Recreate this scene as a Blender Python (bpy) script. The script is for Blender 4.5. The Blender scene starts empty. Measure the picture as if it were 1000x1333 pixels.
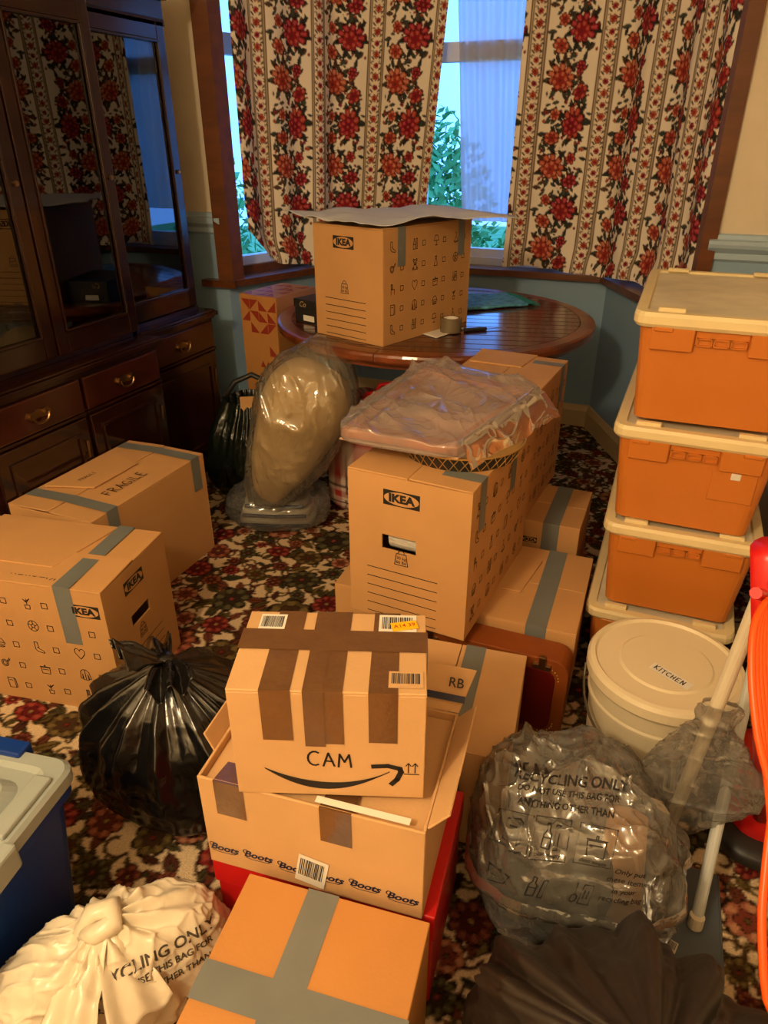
import bpy, bmesh, math, random
import numpy as np
from mathutils import Vector, Matrix
random.seed(7); RNG = np.random.default_rng(7)
C = bpy.context.scene.collection
PI = math.pi

# ------------------------------------------------------------------ camera
CAM_F, CAM_PITCH, CAM_YAW, CAM_H = 913.9, math.radians(27.954), math.radians(22.336), 1.354
cd = bpy.data.cameras.new('camera'); cam = bpy.data.objects.new('camera', cd); C.objects.link(cam)
cam.location = (0, 0, CAM_H); cam.rotation_euler = (PI/2 - CAM_PITCH, 0, CAM_YAW)
cd.sensor_fit = 'VERTICAL'; cd.sensor_height = 36; cd.lens = 36*CAM_F/1333; cd.clip_start = 0.02
bpy.context.scene.camera = cam
# ------------------------------------------------------------------ world, lights, exposure
sc = bpy.context.scene
vs = sc.view_settings; vs.view_transform = 'Standard'; vs.look = 'None'; vs.gamma = 1; vs.use_curve_mapping = False
vs.exposure = -0.04
w = bpy.data.worlds.new('sky'); sc.world = w; w.use_nodes = True
bg = w.node_tree.nodes['Background']; bg.inputs[0].default_value = (0.10, 0.32, 1.0, 1); bg.inputs[1].default_value = 4.8
ld = bpy.data.lights.new('ceiling_bulb_offscreen', 'POINT'); ld.energy = 108; ld.color = (1.0, 0.745, 0.43); ld.shadow_soft_size = 0.09
lo = bpy.data.objects.new('ceiling_bulb_offscreen', ld); lo.location = (-0.75, -0.75, 2.12); C.objects.link(lo)

# ------------------------------------------------------------------ helpers: colour, materials
def lin(c):
    c = [x/255 for x in c]
    return tuple(x/12.92 if x <= .04045 else ((x+.055)/1.055)**2.4 for x in c)
MATS = {}
def mat(name, col, rough=.6, metal=0, var=0, vscale=8, bump=0, bscale=60, coat=0, spec=.5, stretch=None, attr=False, sub=0, trans=0):
    if name in MATS: return MATS[name]
    m = bpy.data.materials.new(name); m.use_nodes = True; nt = m.node_tree; b = nt.nodes['Principled BSDF']
    L = lin(col); b.inputs['Base Color'].default_value = (*L, 1)
    b.inputs['Roughness'].default_value = rough; b.inputs['Metallic'].default_value = metal
    b.inputs['Coat Weight'].default_value = coat; b.inputs['Coat Roughness'].default_value = .12
    b.inputs['Specular IOR Level'].default_value = spec
    tc = nt.nodes.new('ShaderNodeTexCoord'); mp = nt.nodes.new('ShaderNodeMapping')
    nt.links.new(tc.outputs['Object'], mp.inputs['Vector'])
    if stretch: mp.inputs['Scale'].default_value = stretch
    if attr:
        a = nt.nodes.new('ShaderNodeAttribute'); a.attribute_name = 'print'
        nt.links.new(a.outputs['Color'], b.inputs['Base Color'])
    if var:
        n = nt.nodes.new('ShaderNodeTexNoise'); n.inputs['Scale'].default_value = vscale; n.inputs['Detail'].default_value = 5
        nt.links.new(mp.outputs[0], n.inputs['Vector'])
        r = nt.nodes.new('ShaderNodeMapRange'); r.inputs[1].default_value = .3; r.inputs[2].default_value = .7
        r.inputs[3].default_value = 1-var; r.inputs[4].default_value = 1+var
        nt.links.new(n.outputs['Fac'], r.inputs[0])
        mx = nt.nodes.new('ShaderNodeVectorMath'); mx.operation = 'SCALE'
        if attr: nt.links.new(a.outputs['Color'], mx.inputs[0])
        else: mx.inputs[0].default_value = L
        nt.links.new(r.outputs[0], mx.inputs['Scale']); nt.links.new(mx.outputs[0], b.inputs['Base Color'])
    if bump:
        n2 = nt.nodes.new('ShaderNodeTexNoise'); n2.inputs['Scale'].default_value = bscale; n2.inputs['Detail'].default_value = 4
        nt.links.new(mp.outputs[0], n2.inputs['Vector'])
        bp = nt.nodes.new('ShaderNodeBump'); bp.inputs['Strength'].default_value = bump; bp.inputs['Distance'].default_value = .01
        nt.links.new(n2.outputs['Fac'], bp.inputs['Height']); nt.links.new(bp.outputs[0], b.inputs['Normal'])
    MATS[name] = m; return m
def plastic_film(name, tint=(235, 235, 230), milk=.12, rough=.12, refl=.5, bscale=22, bump=.35):
    """thin clear plastic: see-through, a little milky, glossy creases"""
    if name in MATS: return MATS[name]
    m = bpy.data.materials.new(name); m.use_nodes = True; nt = m.node_tree; nt.nodes.clear(); N = nt.nodes.new; K = nt.links.new
    out = N('ShaderNodeOutputMaterial'); tr = N('ShaderNodeBsdfTransparent'); tr.inputs[0].default_value = (.93, .93, .92, 1)
    df = N('ShaderNodeBsdfDiffuse'); df.inputs[0].default_value = (*lin(tint), 1)
    gl = N('ShaderNodeBsdfGlossy'); gl.inputs['Roughness'].default_value = rough
    tc = N('ShaderNodeTexCoord'); nz = N('ShaderNodeTexNoise'); nz.inputs['Scale'].default_value = bscale; nz.inputs['Detail'].default_value = 3
    K(tc.outputs['Object'], nz.inputs['Vector']); bp = N('ShaderNodeBump'); bp.inputs['Strength'].default_value = bump; bp.inputs['Distance'].default_value = .02
    K(nz.outputs['Fac'], bp.inputs['Height']); K(bp.outputs[0], gl.inputs['Normal'])
    m1 = N('ShaderNodeMixShader'); m1.inputs[0].default_value = milk; K(tr.outputs[0], m1.inputs[1]); K(df.outputs[0], m1.inputs[2])
    fr = N('ShaderNodeLayerWeight'); fr.inputs[0].default_value = .45; K(bp.outputs[0], fr.inputs['Normal'])
    mu = N('ShaderNodeMath'); mu.operation = 'MULTIPLY_ADD'; mu.inputs[1].default_value = refl; mu.inputs[2].default_value = .05; K(fr.outputs['Fresnel'], mu.inputs[0])
    m2 = N('ShaderNodeMixShader'); K(mu.outputs[0], m2.inputs[0]); K(m1.outputs[0], m2.inputs[1]); K(gl.outputs[0], m2.inputs[2])
    K(m2.outputs[0], out.inputs[0]); MATS[name] = m; return m
def glass_pane(name, refl=1.0, ior=1.5):
    if name in MATS: return MATS[name]
    m = bpy.data.materials.new(name); m.use_nodes = True; nt = m.node_tree; nt.nodes.clear(); N = nt.nodes.new; K = nt.links.new
    out = N('ShaderNodeOutputMaterial'); tr = N('ShaderNodeBsdfTransparent'); gl = N('ShaderNodeBsdfGlossy'); gl.inputs['Roughness'].default_value = .01
    fr = N('ShaderNodeFresnel'); fr.inputs[0].default_value = ior
    mx = N('ShaderNodeMixShader'); K(fr.outputs[0], mx.inputs[0]); K(tr.outputs[0], mx.inputs[1]); K(gl.outputs[0], mx.inputs[2]); K(mx.outputs[0], out.inputs[0])
    MATS[name] = m; return m

# ------------------------------------------------------------------ helpers: geometry
class MB:
    def __init__(s): s.v = []; s.f = []
    def add(s, V, F):
        o = len(s.v); s.v += [tuple(p) for p in V]; s.f += [tuple(i+o for i in f) for f in F]; return s
    def box(s, x0, x1, y0, y1, z0, z1):
        V = [(x, y, z) for z in (z0, z1) for y in (y0, y1) for x in (x0, x1)]
        return s.add(V, [(0, 2, 3, 1), (4, 5, 7, 6), (0, 1, 5, 4), (2, 6, 7, 3), (0, 4, 6, 2), (1, 3, 7, 5)])
    def prism(s, poly, z0, z1):
        n = len(poly); V = [(x, y, z0) for x, y in poly]+[(x, y, z1) for x, y in poly]
        return s.add(V, [tuple(range(n))[::-1], tuple(range(n, 2*n))]+[(i, (i+1) % n, (i+1) % n+n, i+n) for i in range(n)])
    def tube(s, pts, r, n=8, cap=True):
        P = [Vector(p) for p in pts]; rr = r if isinstance(r, (list, tuple)) else [r]*len(P); V = []; F = []; up = None
        for i, p in enumerate(P):
            t = (P[min(i+1, len(P)-1)]-P[max(i-1, 0)]).normalized()
            if up is None: up = Vector((0, 0, 1)) if abs(t.z) < .9 else Vector((1, 0, 0))
            a = t.cross(up).normalized(); b = a.cross(t).normalized(); up = b
            V += [p+(a*math.cos(2*PI*k/n)+b*math.sin(2*PI*k/n))*rr[i] for k in range(n)]
        for i in range(len(P)-1):
            for k in range(n): F.append((i*n+k, i*n+(k+1) % n, (i+1)*n+(k+1) % n, (i+1)*n+k))
        if cap: F += [tuple(range(n)), tuple(range((len(P)-1)*n, len(P)*n))[::-1]]
        return s.add(V, F)
    def lathe(s, prof, n=48, c=(0, 0)):
        V = []; F = []; m = len(prof)
        for r, z in prof: V += [(c[0]+r*math.cos(2*PI*k/n), c[1]+r*math.sin(2*PI*k/n), z) for k in range(n)]
        for i in range(m-1):
            for k in range(n): F.append((i*n+k, i*n+(k+1) % n, (i+1)*n+(k+1) % n, (i+1)*n+k))
        if prof[0][0] > 1e-5: F.append(tuple(range(n))[::-1])
        if prof[-1][0] > 1e-5: F.append(tuple(range((m-1)*n, m*n)))
        return s.add(V, F)
    def grid(s, G, closed=False):
        G = np.asarray(G); a, b = G.shape[:2]; V = G.reshape(-1, 3).tolist(); F = []
        for i in range(a-1):
            for j in range(b if closed else b-1): F.append((i*b+j, i*b+(j+1) % b, (i+1)*b+(j+1) % b, (i+1)*b+j))
        return s.add(V, F)
    def mesh(s, name, smooth=False, bevel=0, seg=2, weld=True):
        me = bpy.data.meshes.new(name); me.from_pydata(s.v, [], s.f)
        bm = bmesh.new(); bm.from_mesh(me)
        if weld: bmesh.ops.remove_doubles(bm, verts=bm.verts, dist=1e-5)
        bmesh.ops.recalc_face_normals(bm, faces=bm.faces)
        if bevel: bmesh.ops.bevel(bm, geom=[e for e in bm.edges if e.calc_length() > bevel*2.2 and len(e.link_faces) == 2 and e.calc_face_angle(0) > .3], offset=bevel, segments=seg, affect='EDGES', profile=.5)
        bm.to_mesh(me); bm.free()
        if smooth:
            me.polygons.foreach_set('use_smooth', [True]*len(me.polygons))
        return me
    def obj(s, name, m, parent=None, **k):
        me = s.mesh(name, **k); me.materials.append(m); o = bpy.data.objects.new(name, me); C.objects.link(o); o.parent = parent; return o
def tag(o, label, cat, group=None):
    o['label'] = label; o['category'] = cat
    if group: o['group'] = group
    return o
def struct(o): o['kind'] = 'structure'; return o
def thing(name, label, cat, loc=(0, 0, 0), rz=0, group=None):
    o = bpy.data.objects.new(name, None); C.objects.link(o); o.location = loc; o.rotation_euler = (0, 0, rz); o.empty_display_size = .05
    return tag(o, label, cat, group)
def np_mesh(name, G, m, parent=None, col=None, closed=False, smooth=True):
    """fast grid mesh with an optional colour attribute holding a flat print"""
    a, b = G.shape[:2]; idx = np.arange(a*b).reshape(a, b)
    if closed: idx = np.concatenate([idx, idx[:, :1]], 1)
    F = np.stack([idx[:-1, :-1], idx[:-1, 1:], idx[1:, 1:], idx[1:, :-1]], -1).reshape(-1, 4)
    me = bpy.data.meshes.new(name); me.vertices.add(a*b); me.vertices.foreach_set('co', G.reshape(-1).astype(np.float32))
    me.loops.add(F.size); me.loops.foreach_set('vertex_index', F.reshape(-1).astype(np.int32))
    me.polygons.add(len(F)); me.polygons.foreach_set('loop_start', np.arange(0, F.size, 4, dtype=np.int32))
    me.update(calc_edges=True)
    me.polygons.foreach_set('use_smooth', np.full(len(F), smooth))
    if col is not None:
        ca = me.color_attributes.new('print', 'FLOAT_COLOR', 'POINT')
        ca.data.foreach_set('color', np.concatenate([col.reshape(-1, 3), np.ones((a*b, 1))], 1).astype(np.float32).reshape(-1))
    me.materials.append(m); o = bpy.data.objects.new(name, me); C.objects.link(o); o.parent = parent; return o
# value noise
def _h(i, j, k, s):
    n = (i*374761393+j*668265263+k*2147483647+s*974634777) & 0xffffffff
    n = ((n ^ (n >> 13))*1274126177) & 0xffffffff
    return ((n ^ (n >> 16)) & 0xffff)/65535.0
def noise(P, sc_, seed=0):
    Q = np.asarray(P)*sc_+100.37; I = np.floor(Q).astype(np.int64); f = Q-I; f = f*f*(3-2*f); r = 0
    for a in (0, 1):
        for b in (0, 1):
            for c in (0, 1):
                wgt = (f[..., 0] if a else 1-f[..., 0])*(f[..., 1] if b else 1-f[..., 1])*(f[..., 2] if c else 1-f[..., 2])
                r = r+wgt*_h(I[..., 0]+a, I[..., 1]+b, I[..., 2]+c, seed)
    return r
def ridge(P, sc_, seed=0): return 1-np.abs(2*noise(P, sc_, seed)-1)*2
def crumple(P, sc_, seed=0):
    return .6*ridge(P, sc_, seed)+.3*ridge(P, sc_*2.1, seed+1)+.15*ridge(P, sc_*4.3, seed+2)
def crease(P, sc_, seed=0, k=6): return np.clip(1-np.abs(2*noise(P, sc_, seed)-1)*1.6, 0, 1)**k
def creases(P, sc_, seed=0): return .5*crease(P, sc_, seed)+.35*crease(P, sc_*1.9, seed+3)+.2*crease(P, sc_*3.7, seed+6)+.5*(noise(P, sc_*.8, seed+8)-.5)
def blob(nu, nv, rx, ry, rz, e1=1., e2=1.):
    th = np.linspace(0, 2*PI, nu, endpoint=False); ph = np.linspace(-PI/2, PI/2, nv)
    sp = lambda x, e: np.sign(x)*np.abs(x)**e
    cp, spn = sp(np.cos(ph), e1), sp(np.sin(ph), e1)
    return np.stack([rx*cp[:, None]*sp(np.cos(th), e2)[None], ry*cp[:, None]*sp(np.sin(th), e2)[None], rz*spn[:, None]*np.ones(nu)[None]], -1)
def rotz(P, a):
    P = np.asarray(P, float); c, s = math.cos(a), math.sin(a); Q = P.copy(); Q[..., 0] = c*P[..., 0]-s*P[..., 1]; Q[..., 1] = s*P[..., 0]+c*P[..., 1]; return Q
def rotm(P, ax, a): return np.asarray(P) @ np.array(Matrix.Rotation(a, 3, ax)).T
def sm(x, a, b): t = np.clip((x-a)/(b-a), 0, 1); return t*t*(3-2*t)
# text and strokes -----------------------------------------------------------
_tc = {}
def text_geo(s, size=1., bold=0, shear=0, align='CENTER', sx=1.):
    key = (s, bold, shear, align)
    if key not in _tc:
        cu = bpy.data.curves.new('lettering', 'FONT'); cu.body = s; cu.size = 1; cu.offset = bold; cu.shear = shear; cu.resolution_u = 3
        cu.align_x = align; cu.align_y = 'CENTER'
        ob = bpy.data.objects.new('lettering', cu); C.objects.link(ob); bpy.context.view_layer.update()
        me = bpy.data.meshes.new_from_object(ob.evaluated_get(bpy.context.evaluated_depsgraph_get()))
        _tc[key] = ([(v.co.x, v.co.y) for v in me.vertices], [tuple(p.vertices) for p in me.polygons])
        bpy.data.objects.remove(ob); bpy.data.curves.remove(cu); bpy.data.meshes.remove(me)
    V, F = _tc[key]; return [(x*size*sx, y*size) for x, y in V], F
class Frame:
    """a flat face: origin, two axes and the outward normal, in a thing's own space"""
    def __init__(s, o, ex, ey): s.o = Vector(o); s.ex = Vector(ex); s.ey = Vector(ey); s.n = s.ex.cross(s.ey)
    def __call__(s, a, b, off=.0008): return s.o+s.ex*a+s.ey*b+s.n*off
def box_frame(face, w, l, h):
    return {'front': Frame((-w/2, -l/2, 0), (1, 0, 0), (0, 0, 1)), 'right': Frame((w/2, -l/2, 0), (0, 1, 0), (0, 0, 1)),
            'left': Frame((-w/2, l/2, 0), (0, -1, 0), (0, 0, 1)), 'back': Frame((w/2, l/2, 0), (-1, 0, 0), (0, 0, 1)),
            'top': Frame((-w/2, -l/2, h), (1, 0, 0), (0, 1, 0))}[face]
def put2d(mb, fr, V, F, off=.0008): mb.add([fr(x, y, off) for x, y in V], F)
def stroke2d(lines, width):
    V = []; F = []
    for ln in lines:
        for (a, b), (c, d) in zip(ln[:-1], ln[1:]):
            L = math.hypot(c-a, d-b)
            if L < 1e-7: continue
            tx, ty = (c-a)/L, (d-b)/L; nx, ny = -ty*width/2, tx*width/2; e = width*.35; o = len(V)
            V += [(a-tx*e+nx, b-ty*e+ny), (a-tx*e-nx, b-ty*e-ny), (c+tx*e-nx, d+ty*e-ny), (c+tx*e+nx, d+ty*e+ny)]; F.append((o, o+1, o+2, o+3))
    return V, F
def arc(cx, cy, r, a0, a1, n=12, ry=None):
    ry = r if ry is None else ry
    return [(cx+r*math.cos(math.radians(a0+(a1-a0)*i/n)), cy+ry*math.sin(math.radians(a0+(a1-a0)*i/n))) for i in range(n+1)]
def rect(x0, y0, x1, y1): return [(x0, y0), (x1, y0), (x1, y1), (x0, y1), (x0, y0)]
def shift(lines, dx, dy, s=1., sy=None): sy = s if sy is None else sy; return [[(dx+x*s, dy+y*sy) for x, y in ln] for ln in lines]
HAND = {'A': [[(0, 0), (.3, 1), (.62, .02)], [(.12, .4), (.55, .36)]], 'C': [arc(.36, .5, .36, 55, 300, 10, .5)], 'M': [[(0, 0), (.08, 1), (.35, .4), (.62, .98), (.72, 0)]],
        'F': [[(.05, 0), (.05, 1), (.55, 1)], [(.05, .55), (.45, .55)]], 'R': [[(.05, 0), (.05, 1), (.42, .95), (.45, .65), (.08, .5), (.55, 0)]],
        'G': [arc(.35, .5, .34, 60, 350, 10, .5)+[(.4, .42)]], 'I': [[(.12, 0), (.15, 1)]], 'L': [[(.08, 1), (.05, 0), (.5, .03)]], 'E': [[(.5, 1), (.06, .97), (.04, 0), (.52, .02)], [(.06, .5), (.42, .52)]],
        'K': [[(.06, 0), (.06, 1)], [(.5, 1), (.08, .45), (.55, 0)]], 'T': [[(0, 1), (.6, 1)], [(.3, 1), (.3, 0)]], 'H': [[(.05, 0), (.05, 1)], [(.05, .5), (.5, .5)], [(.5, 1), (.5, 0)]],
        'N': [[(.05, 0), (.06, 1), (.5, .02), (.53, 1)]], 'B': [[(.05, 0), (.05, 1), (.4, .9), (.4, .6), (.08, .52), (.5, .4), (.48, .08), (.05, 0)]]}
def hand(word, size, jit=.06, gap=.78):
    out = []; x = 0; rr = random.Random(word)
    for ch in word:
        if ch == ' ': x += .5; continue
        dy = rr.uniform(-jit, jit); k = rr.uniform(.9, 1.08)
        out += [[((x+p*k)*size, (q*k+dy)*size) for p, q in ln] for ln in HAND[ch]]; x += gap if ch != 'I' else .42
    return out, x*size
ICON = {
 'dress': [[(.35, 1), (.4, .68), (.15, 0), (.85, 0), (.6, .68), (.65, 1)], [(.4, .68), (.6, .68)], [(.35, 1), (.5, .85), (.65, 1)]],
 'coat': [[(.35, 1), (.1, .8), (0, .1), (.18, .1), (.25, .55), (.25, 0), (.75, 0), (.75, .55), (.82, .1), (1, .1), (.9, .8), (.65, 1), (.35, 1)], [(.5, 1), (.5, 0)]],
 'heart': [[(.5, 0), (.05, .5), (.02, .8), (.2, .98), (.4, .92), (.5, .75), (.6, .92), (.8, .98), (.98, .8), (.95, .5), (.5, 0)]],
 'teddy': [arc(.5, .72, .26, 0, 360), arc(.22, .95, .11, 0, 360, 8), arc(.78, .95, .11, 0, 360, 8), arc(.5, .25, .27, 0, 360), arc(.12, .1, .12, 0, 360, 8), arc(.88, .1, .12, 0, 360, 8), arc(.5, .68, .08, 0, 360, 6)],
 'hat': [arc(.5, .45, .42, 0, 180), [(0, .45), (1, .45), (.9, .25), (.1, .25), (0, .45)], [(.1, .12), (.9, .1), (.7, 0), (.2, 0), (.1, .12)]],
 'bottle': [[(.1, 0), (.1, .6), (.22, .75), (.22, 1), (.36, 1), (.36, .75), (.48, .6), (.48, 0), (.1, 0)], [(.66, 0), (.66, 1), (.86, 1), (.86, 0), (.66, 0)], [(.1, .45), (.48, .45)]],
 'cup': [[(.45, 0), (.5, .95), (.92, .95), (.95, 0), (.45, 0)], arc(.18, .25, .15, 0, 360, 10, .22), [(.18, .47), (.18, 1)], [(.6, .7), (.6, .3)], [(.75, .7), (.75, .3)]],
 'plant': [[(.3, 0), (.25, .35), (.75, .35), (.7, 0), (.3, 0)], [(.5, .35), (.5, .9)], [(.5, .55), (.2, .85), (.45, .7)], [(.5, .6), (.85, .95), (.55, .75)]],
 'ball': [arc(.5, .5, .48, 0, 360, 18), arc(.5, .5, .18, 0, 360, 5), [(.5, .68), (.5, .98)], [(.67, .55), (.95, .65)], [(.6, .36), (.78, .1)], [(.4, .36), (.22, .1)], [(.33, .55), (.05, .65)]],
 'hanger': [[(.5, 1), (.5, .62), (.95, .1), (.05, .1), (.5, .62)], arc(.42, .92, .1, -30, 180, 8), [(.2, .1), (.2, 0), (.8, 0), (.8, .1)]],
 'shoe': [[(.1, 1), (.1, .3), (.3, .1), (.9, 0), (.9, .18), (.45, .4), (.4, 1), (.1, 1)], [(.3, .5), (.42, .55)]],
 'book': [[(.1, 0), (.1, 1), (.75, 1), (.75, 0), (.1, 0)], [(.75, 1), (.9, .9), (.9, .1), (.75, 0)], [(.25, .75), (.6, .75)]],
 'lamp': [[(.25, 1), (.05, .5), (.95, .5), (.75, 1), (.25, 1)], [(.5, .5), (.5, .08)], [(.25, .05), (.75, .05)]],
 'chair': [[(.2, 1), (.2, 0)], [(.2, .5), (.8, .5), (.8, 0)], [(.2, 1), (.45, 1), (.45, .5)], [(.32, .95), (.32, .55)]],
 'pan': [arc(.35, .45, .33, 0, 360, 14), arc(.35, .45, .2, 0, 360, 10), [(.65, .55), (1, .9)], [(.6, .62), (.93, 1)]],
 'pot': [[(.1, 0), (.05, .6), (.95, .6), (.9, 0), (.1, 0)], [(0, .66), (1, .66)], [(.45, .66), (.45, .82), (.55, .82), (.55, .66)], [(.2, .4), (.8, .4)]],
}
IK = list(ICON)

# ------------------------------------------------------------------ materials
M_card = mat('cardboard', (196, 147, 92), .75, var=.06, vscale=5, bump=.06, bscale=180)
M_card2 = mat('cardboard_pale', (201, 158, 108), .75, var=.07, vscale=6, bump=.08, bscale=160)
M_card3 = mat('cardboard_orange', (186, 128, 66), .7, var=.05, vscale=7, bump=.06, bscale=180)
M_cardgrey = mat('cardboard_grey', (188, 150, 118), .75, var=.05, vscale=5)
M_ink = mat('black_ink', (30, 24, 18), .7)
M_inkb = mat('brown_ink', (70, 45, 22), .75)
M_marker = mat('marker_ink', (22, 18, 16), .6)
M_greytape = mat('grey_tape', (112, 116, 114), .42, var=.06, vscale=14, bump=.05, bscale=40)
M_browntape = mat('brown_tape', (104, 70, 40), .12, var=.12, vscale=14, bump=.5, bscale=26, coat=.8)
M_white = mat('white_paper', (226, 220, 208), .7)
M_wood = mat('mahogany', (36, 13, 8), .2, var=.35, vscale=3, stretch=(5, 1, 5), coat=.5, bump=.02, bscale=40)
M_woodin = mat('mahogany_inside', (36, 13, 8), .45, var=.2, vscale=4)
M_brass = mat('brass', (150, 120, 80), .35, 1)
M_glass = glass_pane('cabinet_glass', ior=2.1)
M_wglass = glass_pane('window_glass', ior=1.3)
M_upvc = mat('white_frame', (215, 218, 220), .4)
M_oak = mat('sill_wood', (104, 58, 26), .35, var=.25, vscale=4, stretch=(1, 6, 6), coat=.3)
M_blue = mat('blue_paint', (142, 174, 200), .6, var=.03, vscale=3, bump=.03, bscale=90)
M_railblue = mat('rail_blue_paint', (172, 198, 218), .45)
M_cream = mat('cream_wallpaper', (226, 212, 186), .75, var=.03, vscale=12, bump=.12, bscale=45)
M_base = mat('skirting_cream', (206, 182, 136), .5)
M_ceil = mat('ceiling_white', (240, 236, 228), .9)

# ================================================================== the room
XL, XR, YB, YW, HC = -2.34, .47, -1.7, 2.88, 2.42        # left wall, right wall, behind camera, pier wall, ceiling
BA, BB, BC, BD = (-1.97, 2.88), (-1.68, 3.68), (-.34, 3.68), (.06, 2.88)   # bay corners
SILL = .775; WTOP = 2.12; RAIL = 1.03
def wall_strip(name, pts, z0, z1, m, t=.12, out=1, parent=None):
    """upright wall along a plan polyline, thickness t to its left side"""
    mb = MB()
    for (x0, y0), (x1, y1) in zip(pts[:-1], pts[1:]):
        L = math.hypot(x1-x0, y1-y0); nx, ny = -(y1-y0)/L*t*out, (x1-x0)/L*t*out
        mb.prism([(x0, y0), (x1, y1), (x1+nx, y1+ny), (x0+nx, y0+ny)], z0, z1)
    return mb.obj(name, m, parent, weld=False)
# carpet ---------------------------------------------------------------------
def stamp(img, cx, cy, R, fn, res):
    """paint fn(dx,dy)->(mask list) into img around a centre, wrapping round the tile"""
    h, w = img.shape[:2]; k = int(R/res)+2; ix, iy = int(cx/res), int(cy/res)
    xs = np.arange(ix-k, ix+k+1); ys = np.arange(iy-k, iy+k+1)
    dx = (xs*res-cx)[None, :]; dy = (ys*res-cy)[:, None]
    sub = img[np.ix_(ys % h, xs % w)]
    for m, c in fn(dx+0*dy, dy+0*dx): sub[m] = c
    img[np.ix_(ys % h, xs % w)] = sub
def flower(R, n, cols, line, rot=0, sharp=.28, stretch=1., asp=1.):
    cl = [np.array(lin(c)) for c in cols]; ln = np.array(lin(line))
    def fn(dx, dy):
        a0, b0 = math.cos(rot), math.sin(rot); x = (dx*a0+dy*b0)/asp; y = (-dx*b0+dy*a0)
        r = np.hypot(x, y); a = np.arctan2(y, x)
        pr = R*(1-sharp+sharp*np.abs(np.cos(n*a/2))**.7)
        pr2 = pr*.62; out = [(r < pr, ln), (r < pr*.9, cl[0])]
        vein = (r < pr*.9) & (np.abs(np.sin(n*a/2+PI/2)) > .96) & (r > pr*.3); out.append((vein, ln))
        shade = (r < pr*.8) & (np.abs(np.cos(n*a/2)) > .8) & (r > pr*.45); out.append((shade, cl[1]))
        pin = R*.5*(1-sharp+sharp*np.abs(np.sin(n*a/2))); out += [(r < pin*1.12, ln), (r < pin, cl[2]), (r < R*.16, ln), (r < R*.11, cl[3])]
        return out
    return fn
def leaf(L, W, rot, col, line, vein=True):
    c1 = np.array(lin(col)); ln = np.array(lin(line))
    def fn(dx, dy):
        x = dx*math.cos(rot)+dy*math.sin(rot); y = -dx*math.sin(rot)+dy*math.cos(rot); t = x/L+.5
        wd = W*np.sin(np.clip(t, 0, 1)*PI)**.8*(1-.3*t); ins = (t > 0) & (t < 1)
        o = [(ins & (np.abs(y) < wd*.5), ln), (ins & (np.abs(y) < wd*.5-L*.035), c1)]
        if vein: o.append((ins & (np.abs(y) < L*.02), ln))
        return o
    return fn
def curl(R, th, col, a0, sweep=4.2):
    c1 = np.array(lin(col))
    def fn(dx, dy):
        r = np.hypot(dx, dy); a = np.mod(np.arctan2(dy, dx)-a0, 2*PI)
        return [((np.abs(r-R*(.35+.6*a/sweep)) < th) & (a < sweep), c1)]
    return fn
def carpet_tile(size=1.0, res=.0035):
    n = int(size/res); img = np.zeros((n, n, 3)); img[:] = lin((214, 188, 150)); rr = random.Random(3)
    DK = (34, 17, 13); kinds = [((128, 62, 42), (160, 96, 64), (92, 38, 30), (150, 120, 60)), ((122, 34, 30), (150, 68, 52), (92, 22, 24), (150, 122, 70)), ((88, 72, 40), (118, 98, 54), (70, 48, 28), (120, 40, 34)),
                                 ((160, 96, 70), (186, 130, 96), (120, 56, 40), (90, 74, 40)), ((96, 44, 34), (130, 70, 46), (74, 28, 24), (150, 110, 60)), ((66, 62, 42), (96, 88, 56), (50, 40, 28), (140, 60, 50))]
    for _ in range(240):
        stamp(img, rr.random()*size, rr.random()*size, .05, curl(rr.uniform(.02, .045), .0042, rr.choice([(72, 44, 26), (84, 70, 36), (58, 28, 20)]), rr.uniform(0, 6)), res)
    for _ in range(340):
        L = rr.uniform(.04, .085); stamp(img, rr.random()*size, rr.random()*size, L*.6, leaf(L, L*rr.uniform(.4, .62), rr.uniform(0, 6.3), rr.choice([(84, 70, 36), (104, 86, 44), (74, 40, 26), (58, 56, 38), (110, 58, 40)]), DK), res)
    pts = []; tries = 0
    while len(pts) < 95 and tries < 9000:
        tries += 1; R = rr.choice([.075, .06, .05, .05, .04, .04, .032, .028]); x, y = rr.random()*size, rr.random()*size
        ok = all(math.hypot(min(abs(x-a), size-abs(x-a)), min(abs(y-b), size-abs(y-b))) > (R+q)*.93 for a, b, q in pts)
        if ok: pts.append((x, y, R))
    for x, y, R in pts:
        for k in range(rr.randint(2, 4)):
            a = rr.uniform(0, 6.3); stamp(img, x+math.cos(a)*R*1.05, y+math.sin(a)*R*1.05, R*.7, leaf(R*1.0, R*.55, a, rr.choice([(84, 70, 36), (70, 62, 38), (100, 52, 34)]), DK), res)
        stamp(img, x, y, R*1.25, flower(R, rr.choice([5, 6, 7, 8, 9]), rr.choice(kinds), DK, rr.uniform(0, 6), rr.uniform(.2, .4), asp=rr.uniform(.75, 1.2)), res)
    return img
def bilerp(img, U, V, res):
    h, w = img.shape[:2]; x = U/res; y = V/res; i = np.floor(x).astype(int); j = np.floor(y).astype(int); fx = (x-i)[..., None]; fy = (y-j)[..., None]
    g = lambda a, b: img[b % h, a % w]
    return (g(i, j)*(1-fx)+g(i+1, j)*fx)*(1-fy)+(g(i, j+1)*(1-fx)+g(i+1, j+1)*fx)*fy
M_carpet = mat('carpet_print', (120, 90, 60), .95, attr=True, var=.16, vscale=220, bump=.5, bscale=400, spec=.1)
tile = carpet_tile()
FX0, FX1, FY0, FY1 = -1.8, XR, .25, 3.68
gx = np.linspace(FX0, FX1, int((FX1-FX0)/.0042)); gy = np.linspace(FY0, FY1, int((FY1-FY0)/.0042))
GX, GY = np.meshgrid(gx, gy); ang = .2
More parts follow.
